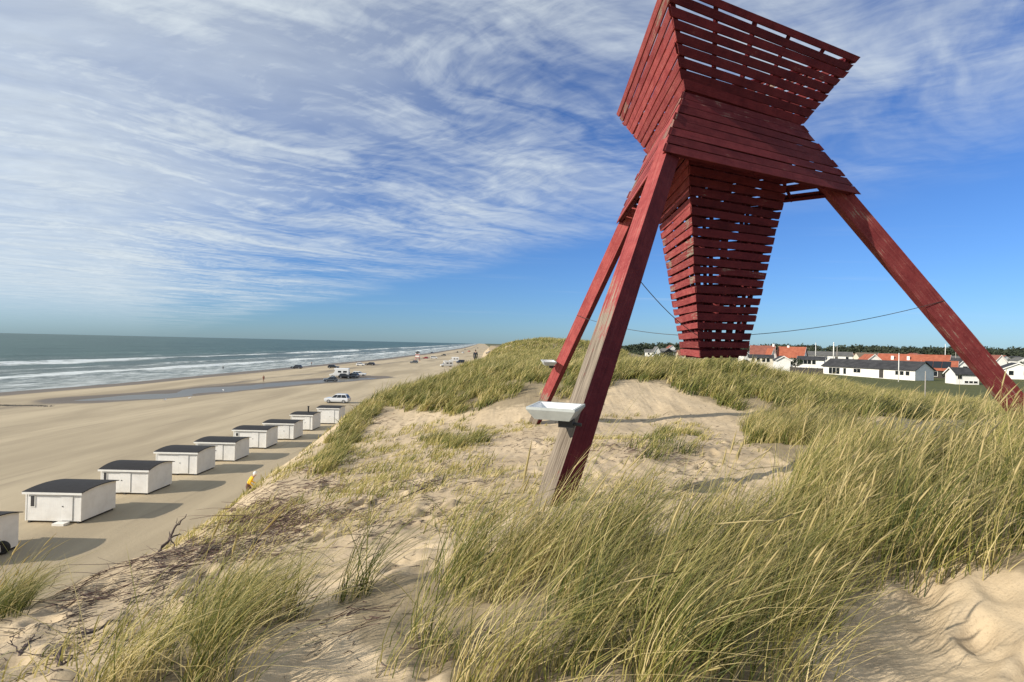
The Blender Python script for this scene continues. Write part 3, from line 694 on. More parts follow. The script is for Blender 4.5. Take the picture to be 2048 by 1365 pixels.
for key, (lab, dens, per) in NEAR.items():
    poly, dn, hg = GR[key]; rng = np.random.default_rng(ord(key))
    pts, th_, tt_ = tufts(poly, dens*dn, per, .13, rng, {'B': -.36, 'F': -.3}.get(key, -.17)); n = len(pts)
    h = hg*th_*rng.uniform(.62, 1.25, n); lean = np.clip(rng.normal(.62, .20, n), .1, 1.15)
    tint = np.clip(rng.normal(.47, .25, n)+tt_, 0, 1); dep = np.clip(pts[:, 1], 2.5, 12); wd = .0016+.00036*dep
    dead = rng.random(n) < .22; h[dead] *= rng.uniform(.45, .9, dead.sum()); tint[dead] = np.clip(rng.normal(.95, .1, dead.sum()), 0, 1.1); lean[dead] = rng.uniform(.2, 1.5, dead.sum())
    o = grass_object('marram_grass', pts, h, wd, lean, tint, 5 if key in 'ABFG' else 4, rng, {'A': int(n*.030), 'B': int(n*.060)}.get(key, int(n*.014)), .0088 if key == 'A' else .0105)
    tag(o, lab, 'grass', 'clumps of marram grass near the camera')
# the rest of the dune's grass
allV, allQ, allT, allN, allA = [], [], [], [], []; off_ = 0
def more(pts, h, wd, lean, tint, nseg, rng):
    global off_
    V, Q, T, tn, al = blades(pts, h, wd, lean, tint, nseg, rng); allV.append(V); allQ.append(Q+off_); allT.append(T+off_); allN.append(tn); allA.append(al); off_ += len(V)
for key in 'DEHIJ':
    poly, dn, hg = GR[key]; rng = np.random.default_rng(100+ord(key))
    x0, x1, y0, y1 = poly_bounds(poly); y1 = min(y1, 60)
    cap = {'D': 9.0, 'E': 8.0, 'H': 14, 'I': 14, 'J': 8}[key]
    n = int(cap*dn*(x1-x0)*(y1-y0)); x, y = sample(n, x0, x1, y0, y1, rng); z = ground_z(x, y); u, v = to_px(np.stack([x, y, z], 1))
    k = in_poly(u, v, poly) & (fbm(x*.5+3, y*.5, 3) > -.20); x, y = x[k], y[k]; m = len(x)
    cnt = np.maximum(4, (np.clip(34-.45*y, 12, 30)*rng.lognormal(0, .3, m)).astype(int)); idx = np.repeat(np.arange(m), cnt); N = len(idx)
    a = rng.uniform(0, 6.283, N); r = .24*np.sqrt(rng.random(N)); bx = x[idx]+r*np.cos(a); by_ = y[idx]+r*np.sin(a)
    pts = np.stack([bx, by_, ground_z(bx, by_)-.03], 1); h = hg*rng.lognormal(0, .22, m)[idx]*rng.uniform(.6, 1.2, N)
    tint = np.clip(rng.normal(.50, .20, N)+rng.normal(0, .14, m)[idx], 0, 1)
    more(pts, h, .0025+.00055*np.clip(by_, 5, 60), np.clip(rng.normal(.6, .2, N), .1, 1.1), tint, 3, rng)
rng = np.random.default_rng(77)                                   # farther dunes, coarser blades
n = 60000; y = 34+(300-34)*rng.random(n)**2.0; x = rng.uniform(-12, 70, n)*(.6+y/160)
k = (veg_at(x, y) > .4) & (x > np.interp(y, CRY, CRX)-5.5) & (x < 14+.10*y); z = ground_z(x, y); k &= (z-EZ > -4.6); u, v = to_px(np.stack([x, y, z], 1)); k &= (u > -100) & (u < 2150) & (fbm(x*.22, y*.15, 3) > -.24)
x, y = x[k], y[k]; m = len(x); cnt = 7; idx = np.repeat(np.arange(m), cnt); N = len(idx); sc = np.clip(y[idx]/40, 1, 4)
bx = x[idx]+rng.normal(0, .22, N)*sc; by_ = y[idx]+rng.normal(0, .22, N)*sc
more(np.stack([bx, by_, ground_z(bx, by_)-.05], 1), .58*rng.uniform(.6, 1.25, N)*np.sqrt(sc*.8+.2), .022*sc, np.clip(rng.normal(.55, .2, N), .1, 1), np.clip(rng.normal(.52, .18, N)+rng.normal(0, .12, m)[idx], 0, 1), 2, rng)
n = 1500; y = 5.5+13*rng.random(n); x = rng.uniform(-4.5, 6.5, n); k = (fbm(x*.6+31, y*.45, 3) > .07) & (veg_at(x, y) < .3); x, y = x[k], y[k]; m = len(x)
cnt = 10; idx = np.repeat(np.arange(m), cnt); N = len(idx); bx = x[idx]+rng.normal(0, .07, N); by_ = y[idx]+rng.normal(0, .07, N)
more(np.stack([bx, by_, ground_z(bx, by_)-.01], 1), .14*rng.uniform(.4, 1.5, N), .0025+.0004*by_, np.clip(rng.normal(.7, .3, N), .1, 1.2), np.clip(rng.normal(.70, .18, N), 0, 1), 3, rng)
# sparse grass and litter on the seaward slope and bare sand
n = 5200; y = 3+60*rng.random(n)**1.5; x = np.interp(y, CRY, CRX)+rng.uniform(-12, 5, n); k = fbm(x*.5, y*.35, 3) > .06; x, y = x[k], y[k]; m = len(x)
cnt = 9; idx = np.repeat(np.arange(m), cnt); N = len(idx); bx = x[idx]+rng.normal(0, .10, N); by_ = y[idx]+rng.normal(0, .10, N)
more(np.stack([bx, by_, ground_z(bx, by_)-.02], 1), .26*rng.uniform(.4, 1.3, N), .003+.0006*by_, np.clip(rng.normal(.6, .25, N), .1, 1), np.clip(rng.normal(.62, .18, N), 0, 1), 3, rng)
dg = npmesh('dune_grass', np.concatenate(allV), [np.concatenate(allQ), np.concatenate(allT)], MAT['grass'], {'tint': np.concatenate(allN), 'along': np.concatenate(allA)}, smooth=False)
tag(dg, 'windswept marram grass covering the dunes behind the sea mark', 'grass', kind='stuff')
# dead heath: low tangles of reddish twigs, and scattered twig litter
def twigs(name, spots, mat, label, seed, fat=1.0):
    rng = np.random.default_rng(seed); P = []
    for (u, v, ru, rv, n, L) in spots:
        for i in range(n):
            uu = u+rng.normal(0, ru); vv = v+rng.normal(0, rv)
            if vv < 700: continue
            if fbm(np.array(uu*.021), np.array(vv*.035), 3) < rng.normal(-.06, .07): continue
            P.append((uu, vv, L))
    uv = np.array(P); V = []; Q = []; o = 0
    for (uu, vv, L) in uv:
        q = hit(uu, vv)
        if q.z < 3.5: continue
        an = rng.uniform(0, 6.28) if rng.random() < .5 else rng.normal(.4, .6); l = L*rng.lognormal(-.25, .6); wd = fat*(.0022+.0004*q.y)*rng.uniform(.5, 1.2); pts = []; p0 = np.array(q)
        el = abs(rng.normal(0, .22))
        for j in range(4):
            pts.append(p0.copy()); an += rng.normal(0, .35); p0 = p0+l/3*np.array([math.cos(an)*math.cos(el), math.sin(an)*math.cos(el), math.sin(el)-.08*j])
        for j, c in enumerate(pts):
            c[2] = max(c[2], float(ground_z(c[0], c[1]))+.004); w_ = wd*(1-.2*j)
            V += [c+np.array([0, w_, w_*.6]), c+np.array([0, -w_, w_*.6]), c+np.array([0, 0, -w_*1.1])]
        for j in range(3):
            for m in range(3): Q.append((o+3*j+m, o+3*j+(m+1) % 3, o+3*j+3+(m+1) % 3, o+3*j+3+m))
        o += 12
    return tag(npmesh(name, np.array(V), np.array(Q), mat, smooth=False), label, 'twigs', kind='stuff')
twigs('dead_heath', [(520, 1035, 75, 22, 1000, .30), (640, 985, 60, 18, 300, .25), (330, 1115, 75, 20, 260, .25), (430, 1110, 70, 30, 260, .25), (130, 1170, 60, 22, 220, .25), (740, 830, 40, 22, 260, .35), (640, 930, 30, 25, 120, .3),
                     (690, 1235, 60, 20, 110, .10), (950, 1310, 80, 22, 110, .09), (780, 940, 90, 40, 150, .2), (1260, 900, 60, 18, 130, .2), (1330, 990, 60, 20, 60, .15)], MAT['twigred'], 'reddish tangle of dead heath twigs on the seaward sand', 3)
twigs('twig_litter', [(850, 980, 120, 45, 240, .14), (700, 1060, 110, 30, 150, .14), (1000, 900, 110, 35, 200, .15), (1380, 930, 110, 45, 220, .12), (200, 1240, 110, 35, 130, .14), (60, 1320, 60, 30, 60, .16), (350, 1200, 90, 22, 90, .16), (300, 1150, 110, 30, 500, .22), (480, 1080, 90, 30, 400, .22), (150, 1230, 90, 35, 260, .18), (820, 1010, 120, 40, 300, .16), (900, 1000, 160, 60, 700, .07), (1250, 940, 130, 45, 500, .08), (750, 900, 120, 60, 500, .09), (1000, 870, 120, 25, 350, .12), (250, 1260, 150, 50, 350, .06), (1400, 880, 70, 40, 200, .09), (650, 1310, 60, 30, 60, .05)], MAT['twig'], 'dark twig litter scattered over the bare sand', 9, .75)
# single dead branches
def branch(u0, v0, u1, v1, lift, rad, seed, label, side=5):
    rr = random.Random(seed); p0 = hit(u0, v0); root = p0.copy()
    q = ray(u1, v1); dpt = hit(u1, v1).y if lift == 0 else p0.y+lift*.2
    p1 = at_depth(u1, v1, dpt); mb = MB(); p0 = p0-Vector((0, 0, .05))
    def grow(a, b, r, lev):
        L = (b-a).length; pts = []; k = 6
        for i in range(k+1):
            t = i/k; q_ = a.lerp(b, t)+Vector((rr.gauss(0, 1), rr.gauss(0, 1), rr.gauss(0, .7)))*L*.045*(0 < i); q_.z = max(q_.z, float(ground_z(q_.x, q_.y))+r*.4) if i else q_.z; pts.append(q_-root)
        mb.tube(pts, [r*(1-.65*i/k) for i in range(k+1)], 6)
        if lev > 0:
            for s in range(side if lev == 2 else 2):
                i = rr.randint(1, k-1); st = pts[i]+root; dr = (b-a).normalized()+Vector((rr.gauss(0, .8), rr.gauss(0, .8), rr.gauss(0, .45)))
                grow(st, st+dr.normalized()*L*rr.uniform(.25, .55), r*.5, lev-1)
    grow(p0, p1, rad, 2)
    return tag(mb.build('dead_branch', MAT['twig'], None, True), label, 'branch', 'dead branches on the sand')
_bl = [(318, 1105, 352, 1052, 1, .022, 1, 'upright dead branch sticking out of the sand beside the huts', 4),
       (395, 1178, 402, 1140, 1, .020, 2, 'dark stump like branch above the bottom left grass tuft', 5),
       (395, 1185, 470, 1095, 1, .014, 3, 'thin dead stem slanting right above the bottom left grass tuft', 4),
       (95, 1180, 130, 1130, 1, .014, 4, 'bushy dead twig beside the grass tuft at the left edge', 7),
       (505, 1098, 512, 1078, 1, .024, 5, 'short dark stub poking from the sand over the grass tuft', 3),
       (780, 1012, 880, 962, 0, .012, 6, 'long dead branch lying on the sand left of the front leg', 7),
       (790, 1045, 850, 1043, 0, .010, 7, 'small forked branch lying below the long one', 4),
       (30, 1325, 60, 1290, 1, .012, 8, 'dead twig standing in the sand at the lower left corner', 5),
       (110, 1340, 128, 1285, 1, .013, 9, 'dark forked twig left of the bottom grass tuft', 5),
       (150, 1288, 235, 1243, 0, .013, 10, 'bleached branch lying on sand left of the bottom tuft', 4),
       (640, 1028, 720, 1026, 0, .010, 11, 'thin branch lying beside the reddish heath', 5)]
for a in _bl:
    o = branch(*a); o.location = hit(a[0], a[1])

# ------------------------------------------------------------------ bathing huts
def arch(y, D, h0, rise): t = y/D; return h0 + rise*(1-(2*t-1)**2)
def plank_wall(name):
    m, t, b = newmat(name); oc = t.node('ShaderNodeTexCoord').outputs['Object']; x, y, z = t.sep(oc)
    s = t.math('PINGPONG', t.math('ADD', x, y), .06); g = t.ss(s, .0, .008)
    n = t.noise(oc, 1.2, 5, .6); st = t.noise(t.mapping(oc, scale=(9, 9, .6)), 1.0, 4, .6)
    c = t.mix(t.ss(n, .35, .75), (.76, .755, .73), (.66, .65, .62)); c = t.mix(t.math('MULTIPLY', t.ss(st, .58, .8), .35), c, (.46, .44, .40))
    t.l.new(c, b.inputs['Base Color']); b.inputs['Roughness'].default_value = .6; t.l.new(t.bump(g, .5, .01), b.inputs['Normal']); return m
MAT['hutwall'] = plank_wall('hut_white_boards')
def hut(x0, y0, W, D, H, label, rise=.12, door=None, window=None, extra=None, rz=0):
    z0 = float(beach_h(np.array(x0+W/2), np.array(y0))); o = empty('bathing_hut', (x0, y0, z0), rz); tag(o, label, 'beach hut', 'row of white bathing huts')
    N = 10; ys = [D*i/N for i in range(N+1)]; zb = .14
    prof = [(0, zb)] + [(y, arch(y, D, H, rise)) for y in ys] + [(D, zb)]
    MB().prismx(prof, 0, W).build('wall', MAT['hutwall'], o)
    ov = .13; ys2 = [-ov+(D+2*ov)*i/N for i in range(N+1)]
    top = [(y, arch(y, D, H, rise)+.05) for y in ys2]; bot = [(y, arch(y, D, H, rise)+.004) for y in ys2]
    MB().prismx(top+bot[::-1], -ov, W+ov).build('roof', MAT['felt'], o)
    MB().box(-ov, W+ov, -ov-.025, -ov-.002, H-.13, H+.0).build('fascia', MAT['white'], o)
    for fx in (.12, W/2-.07, W-.26): MB().box(fx, fx+.14, .03, D-.03, -.05, .138).build('skid', MAT['dark'], o)
    for cx_ in (-.012, W-.07): MB().box(cx_, cx_+.082, -.018, .07, zb-.003, H-.14).build('corner_board', MAT['white'], o)
    if door:
        dx0, dx1 = door; dr = MB().box(dx0, dx1, -.035, -.004, zb+.06, H-.20).build('door', MAT['hutwall'], o)
        
        for gx_ in (dx0-.012, dx1+.003): MB().box(gx_, gx_+.009, -.030, -.003, zb+.06, H-.20).build('gap', MAT['lampgrey'], dr)
        MB().box(dx0+.08, dx0+.14, -.06, -.036, 1.0, 1.06).build('handle', MAT['black'], dr)
    if window:
        wx, wz, ww, wh = window; f = MB().box(wx-.05, wx+ww+.05, -.03, -.004, wz-.05, wz+wh+.05).build('window', MAT['white'], o)
        MB().box(wx, wx+ww, -.036, -.031, wz, wz+wh).build('shutter', MAT['dark'], f)
    if extra: extra(o, W, D, H)
    return o
def step(o, W, D, H): MB().box(W-1.35, W-.65, -.5, -.03, .0, .13).build('doorstep', MAT['white'], o)
def disc(fx, z, r):
    def f(o, W, D, H): MB().tube([(fx*W, -.03, z), (fx*W, -.004, z)], r, 14).build('round_plaque', MAT['dark'], o)
    return f
def chimney(o, W, D, H): MB().tube([(W*.62, D*.45, H+.1), (W*.62, D*.45, H+.85)], .09, 10).tube([(W*.62, D*.45, H+.85), (W*.62, D*.45, H+.95)], .13, 10).build('stovepipe', MAT['black'], o)
hut(-29.35, 26.6, 3.3, 2.8, 1.88, 'bathing hut cut by the left edge, only its shaded side showing', rise=.2)
hut(-29.15, 33.35, 3.35, 2.9, 1.88, 'nearest whole bathing hut, with a tall narrow window and a doorstep', door=(2.15, 2.85), window=(.32, 1.0, .22, .62), extra=step)
hut(-29.35, 39.7, 3.4, 2.8, 1.80, 'second whole bathing hut from the left, plain front with dark slot window', door=(1.4, 2.15), window=(.22, .95, .2, .6), rise=.22)
hut(-29.2, 45.6, 3.4, 2.8, 1.92, 'third whole bathing hut from the left, with a dark round plaque', door=(1.9, 2.7), extra=disc(.68, 1.45, .13))
hut(-29.0, 51.0, 3.6, 2.8, 1.80, 'fourth whole bathing hut from the left, wide with double doors', door=(1.75, 2.5))
hut(-28.7, 57.3, 3.4, 2.8, 1.95, 'fifth whole bathing hut from the left, dark plaque beside a corner window', door=(1.9, 2.6), window=(.25, 1.3, .25, .3), extra=disc(.62, 1.5, .12))
hut(-28.0, 62.7, 3.4, 2.8, 1.90, 'sixth whole bathing hut from the left, third from the far end', door=(2.2, 2.9))
hut(-27.6, 69.4, 2.7, 3.0, 2.0, 'small bathing hut with a black stovepipe on its roof', door=(1.7, 2.4), extra=chimney)
hut(-26.3, 75.2, 2.9, 2.8, 2.2, 'farthest bathing hut in the row, partly behind the dune', door=(1.6, 2.3))

# ------------------------------------------------------------------ vehicles
def loft(mb, rings, m=0):
    n = len(rings[0]); o = len(mb.v); vs = [v for r_ in rings for v in r_]; fs = [tuple(range(n))[::-1], tuple((len(rings)-1)*n+i for i in range(n))]
    for k in range(len(rings)-1):
        for i in range(n): fs.append((k*n+i, k*n+(i+1) % n, (k+1)*n+(i+1) % n, (k+1)*n+i))
    return mb.add(vs, fs, m)
def rect(x0, x1, w_, z): return [(x0, -w_, z), (x1, -w_, z), (x1, w_, z), (x0, w_, z)]
def wheel(root, x, y, r_):
    t = MB().tube([(x, y-.10, r_), (x, y+.10, r_)], r_, 16).build('wheel', MAT['tyre'], root)
    s = 1 if y > 0 else -1; MB().tube([(x, y+s*.085, r_), (x, y+s*.115, r_)], r_*.62, 12).build('rim', MAT['rim'], t)
def car(kind, paint, loc, rz, label, group='vehicles parked on the beach'):
    o = empty('camper_van' if kind == 'camper' else 'parked_car', loc, rz); P_ = PAINT[paint]
    tag(o, label, 'camper van' if kind == 'camper' else 'car', group)
    if kind == 'camper':
        L, Wd, Hh = 6.0, 2.1, 2.85; mb = MB()
        loft(mb, [rect(-3, 2.9, 1.0, .45), rect(-3, 2.95, 1.05, .9), rect(-3, 1.7, 1.05, 1.25), rect(-3, 1.2, 1.05, 2.1), rect(-2.95, 1.6, 1.02, 2.75), rect(-2.85, 1.2, .95, Hh)])
        mb.build('body', P_, o, bevel=.05)
        MB().add([(1.75, -.9, 1.3), (1.75, .9, 1.3), (1.3, .85, 2.0), (1.3, -.85, 2.0)], [(0, 1, 2, 3)]).build('windscreen', MAT['glass'], o)
        for s in (-1, 1):
            for (a, b_) in ((-2.4, -1.3), (-.7, .3)): MB().box(a, b_, s*1.062-.006, s*1.062+.006, 1.5, 2.05).build('window', MAT['glass'], o)
            MB().box(2.9, 2.97, s*.75-.13, s*.75+.13, .8, .98).build('headlight', MAT['lampwhite'], o)
        wr, wx, wy = .34, (-1.9, 1.95), .92
    else:
        L, Wd, Hh = dict(suv=(4.4, 1.85, 1.65), hatch=(3.9, 1.72, 1.48), estate=(4.6, 1.8, 1.47), van=(4.8, 1.9, 1.95))[kind]; h = L/2; w_ = Wd/2; mb = MB()
        bl = .95 if kind in ('suv', 'van') else .86
        loft(mb, [rect(-h+.1, h-.12, w_-.08, .24), rect(-h, h-.02, w_, .48), rect(-h+.02, h, w_, .66), rect(-h+.05, h-.12, w_-.03, bl-.04), rect(-h+.1, h-.35, w_-.08, bl)])
        mb.build('body', P_, o, bevel=.045)
        c0, c1, t0, t1 = dict(suv=(-h+.12, h-1.15, -h+.5, h-1.95), hatch=(-h+.12, h-.95, -h+.55, h-1.75), estate=(-h+.12, h-1.25, -h+.55, h-2.05), van=(-h+.08, h-.75, -h+.25, h-1.45))[kind]
        mb = MB(); loft(mb, [rect(c0, c1, w_-.10, bl-.03), rect(t0, t1, w_-.27, Hh-.06), rect(t0+.1, t1-.1, w_-.36, Hh)]); mb.build('cabin', P_, o, bevel=.03)
        zz0, zz1 = bl+.05, Hh-.14
        def edge(z): f = (z-bl)/(Hh-.06-bl); return c0+(t0-c0)*f, c1+(t1-c1)*f, (w_-.10)+(w_-.27-(w_-.10))*f
        a0, a1, aw = edge(zz0); b0, b1, bw = edge(zz1); e = .008
        for s in (-1, 1):
            for f0, f1 in ((.05, .36), (.39, .66), (.69, .96)):
                MB().add([(a0+(a1-a0)*f0, s*(aw+e), zz0), (a0+(a1-a0)*f1, s*(aw+e), zz0), (b0+(b1-b0)*f1, s*(bw+e), zz1), (b0+(b1-b0)*f0, s*(bw+e), zz1)], [(0, 1, 2, 3)]).build('side_window', MAT['glass'], o)
            MB().box(h-.05, h+.006, s*(w_-.28)-.15, s*(w_-.28)+.15, .58, .72).build('headlight', MAT['lampwhite'], o)
            MB().box(-h-.006, -h+.06, s*(w_-.16)-.08, s*(w_-.16)+.08, .60, .80).build('tail_light', PAINT['red'], o)
        MB().add([(a1+e, -aw+.06, zz0), (a1+e, aw-.06, zz0), (b1+e, bw-.05, zz1), (b1+e, -bw+.05, zz1)], [(0, 1, 2, 3)]).build('windscreen', MAT['glass'], o)
        MB().add([(a0-e, -aw+.06, zz0), (a0-e, aw-.06, zz0), (b0-e, bw-.05, zz1), (b0-e, -bw+.05, zz1)], [(0, 1, 2, 3)]).build('rear_window', MAT['glass'], o)
        wr, wx, wy = .33, (-h+.78, h-.85), w_-.10
    for x in wx:
        for s in (-1, 1): wheel(o, x, s*wy, wr)
    return o
def on_beach(u, v):
    z = 0.0
    for i in range(4): q = at_z(u, v, z); z = float(beach_h(np.array(q.x), np.array(q.y)))
    return Vector((q.x, q.y, z))
CARS = [('suv', 'silver', 675, 806, 178, 'silver car parked beyond the farthest bathing hut, nearest of the cars'),
 ('hatch', 'grey', 661, 764, 200, 'small dark grey car beside the pool, its nose to the camera'),
 ('camper', 'white', 679, 755, 185, 'white camper with dark cars before it, behind the small grey car'),
 ('hatch', 'black', 690, 758, 10, 'black car in front of the white camper'),
 ('estate', 'grey', 704, 757, 175, 'low grey car between the black car and the white estate'),
 ('estate', 'white', 718, 752, 8, 'low white car right of the camper group'),
 ('suv', 'black', 593, 738, 175, 'black off road car alone near the breakers, leftmost of the cars'),
 ('estate', 'black', 667, 737, 8, 'black low car by the water above the camper group'),
 ('estate', 'black', 740, 731, 175, 'black car by the water left of the striped tower'),
 ('hatch', 'white', 721, 732, 5, 'small white car just left of a black one by the water'),
 ('suv', 'grey', 828, 727, 185, 'dark car just below the striped lifeguard tower'),
 ('hatch', 'red', 851, 718, 180, 'small red car just right of the lifeguard tower'),
 ('van', 'white', 868, 718, 5, 'white van right of the lifeguard tower'),
 ('estate', 'black', 887, 712, 180, 'far black car beyond the white van'),
 ('suv', 'grey', 865, 707, 0, 'far grey car at the edge of the water above the white van'),
 ('camper', 'white', 893, 734, 200, 'large white camper at the foot of the dunes, nearest of the pair'),
 ('camper', 'white', 908, 724, 190, 'white camper half hidden behind the nearer one at the dunes'),
 ('van', 'navy', 921, 727, 200, 'dark blue van at the right end of the campers'),
 ('estate', 'beige', 978, 728, 195, 'beige car on the sand track below the far dune')]
for kd, pt_, u, v, rz, lab in CARS:
    loc = on_beach(u, v)
    if loc.x > -37: loc.z = max(loc.z, float(ground_z(loc.x, loc.y)))
    car(kd, pt_, loc, R(rz), lab)
for i, (u, v, pt_) in enumerate([(915, 706, 'black'), (926, 707, 'white'), (938, 704, 'red'), (930, 700, 'grey'), (950, 700, 'beige'), (955, 697, 'navy')]):
    car('suv', pt_, on_beach(u, v), R(90+20*(i % 3)), 'tiny %s car far up the beach near the vanishing shoreline' % pt_, 'far cars up the beach')
# tyre at the left edge, beside the cut-off hut
tq = at_z(4, 1112, .0); o = empty('tyre', (tq.x, tq.y, float(beach_h(np.array(tq.x), np.array(tq.y))))); tag(o, 'black tyre at the left edge in front of the cut off hut', 'tyre'); tb = MB()
n1, n2 = 24, 10; vs = []; fs = []
for i in range(n1):
    for j in range(n2):
        a, b_ = 2*math.pi*i/n1, 2*math.pi*j/n2; rr_ = .27+.10*math.cos(b_); vs.append((rr_*math.cos(a), .11*math.sin(b_), .36+rr_*math.sin(a))); fs.append((i*n2+j, ((i+1) % n1)*n2+j, ((i+1) % n1)*n2+(j+1) % n2, i*n2+(j+1) % n2))
meshobj('rubber', vs, fs, MAT['tyre'], o, True); MB().tube([(0, -.05, .36), (0, .05, .36)], .185, 16).build('hub', MAT['black'], o)
o.rotation_euler = (R(8), 0, R(20))
# striped lifeguard tower
lt = on_beach(835, 722); o = empty('lifeguard_tower', lt); tag(o, 'red and white banded lifeguard tower on the far beach', 'tower')
for sx in (-1, 1):
    for sy_ in (-1, 1): MB().tube([(sx*1.5, sy_*1.5, -.2), (sx*1.0, sy_*1.0, 2.0)], .12, 6).build('leg', PAINT['red'], o)
MB().box(-1.5, 1.5, -1.5, 1.5, 2.0, 2.25).build('platform', PAINT['red'], o); MB().box(-1.2, 1.2, -1.2, 1.2, 2.25, 3.4).build('lower_cabin', MAT['white'], o)
MB().box(-1.24, 1.24, -1.24, 1.24, 3.4, 4.0).build('red_band', PAINT['red'], o); MB().box(-1.2, 1.2, -1.2, 1.2, 4.0, 5.1).build('upper_cabin', MAT['white'], o)
MB().box(-.8, .8, -1.215, -1.203, 4.3, 4.9).build('window', MAT['glass'], o)
MB().add([(-1.5, -1.5, 5.1), (1.5, -1.5, 5.1), (1.5, 1.5, 5.1), (-1.5, 1.5, 5.1), (0, 0, 6.1)], [(3, 2, 1, 0), (0, 1, 4), (1, 2, 4), (2, 3, 4), (3, 0, 4)]).build('roof', MAT['dark'], o)
# seaweed strip
sq = on_beach(50, 812); rng = np.random.default_rng(6); vs = []; fs = []
for i in range(420):
    c = np.array([rng.normal(0, 2.6), rng.normal(0, .35), .0]); 
    if abs(c[0]) > 4.5: continue
    c[1] += .25*math.sin(c[0]); a = rng.uniform(0, 6.28); l = rng.uniform(.15, .5); hh = rng.uniform(.03, .16)*math.exp(-(c[1]/.5)**2); dv = np.array([math.cos(a), math.sin(a)*.5])*l*.5; dw = np.array([-math.sin(a), math.cos(a)])*.07; k = len(vs)
    vs += [(c[0]-dv[0]-dw[0], c[1]-dv[1]-dw[1], -.02), (c[0]+dv[0]-dw[0], c[1]+dv[1]-dw[1], -.02), (c[0]+dv[0]+dw[0], c[1]+dv[1]+dw[1], -.02), (c[0]-dv[0]+dw[0], c[1]-dv[1]+dw[1], -.02), (c[0], c[1], hh+.03)]
    fs += [(k, k+1, k+4), (k+1, k+2, k+4), (k+2, k+3, k+4), (k+3, k, k+4)]
o = meshobj('seaweed_strip', vs, fs, plain('wet_seaweed', (.045, .036, .022), .6, .4, 4)); o.location = sq; tag(o, 'dark strip of seaweed washed up on the sand at far left', 'seaweed', kind='stuff')

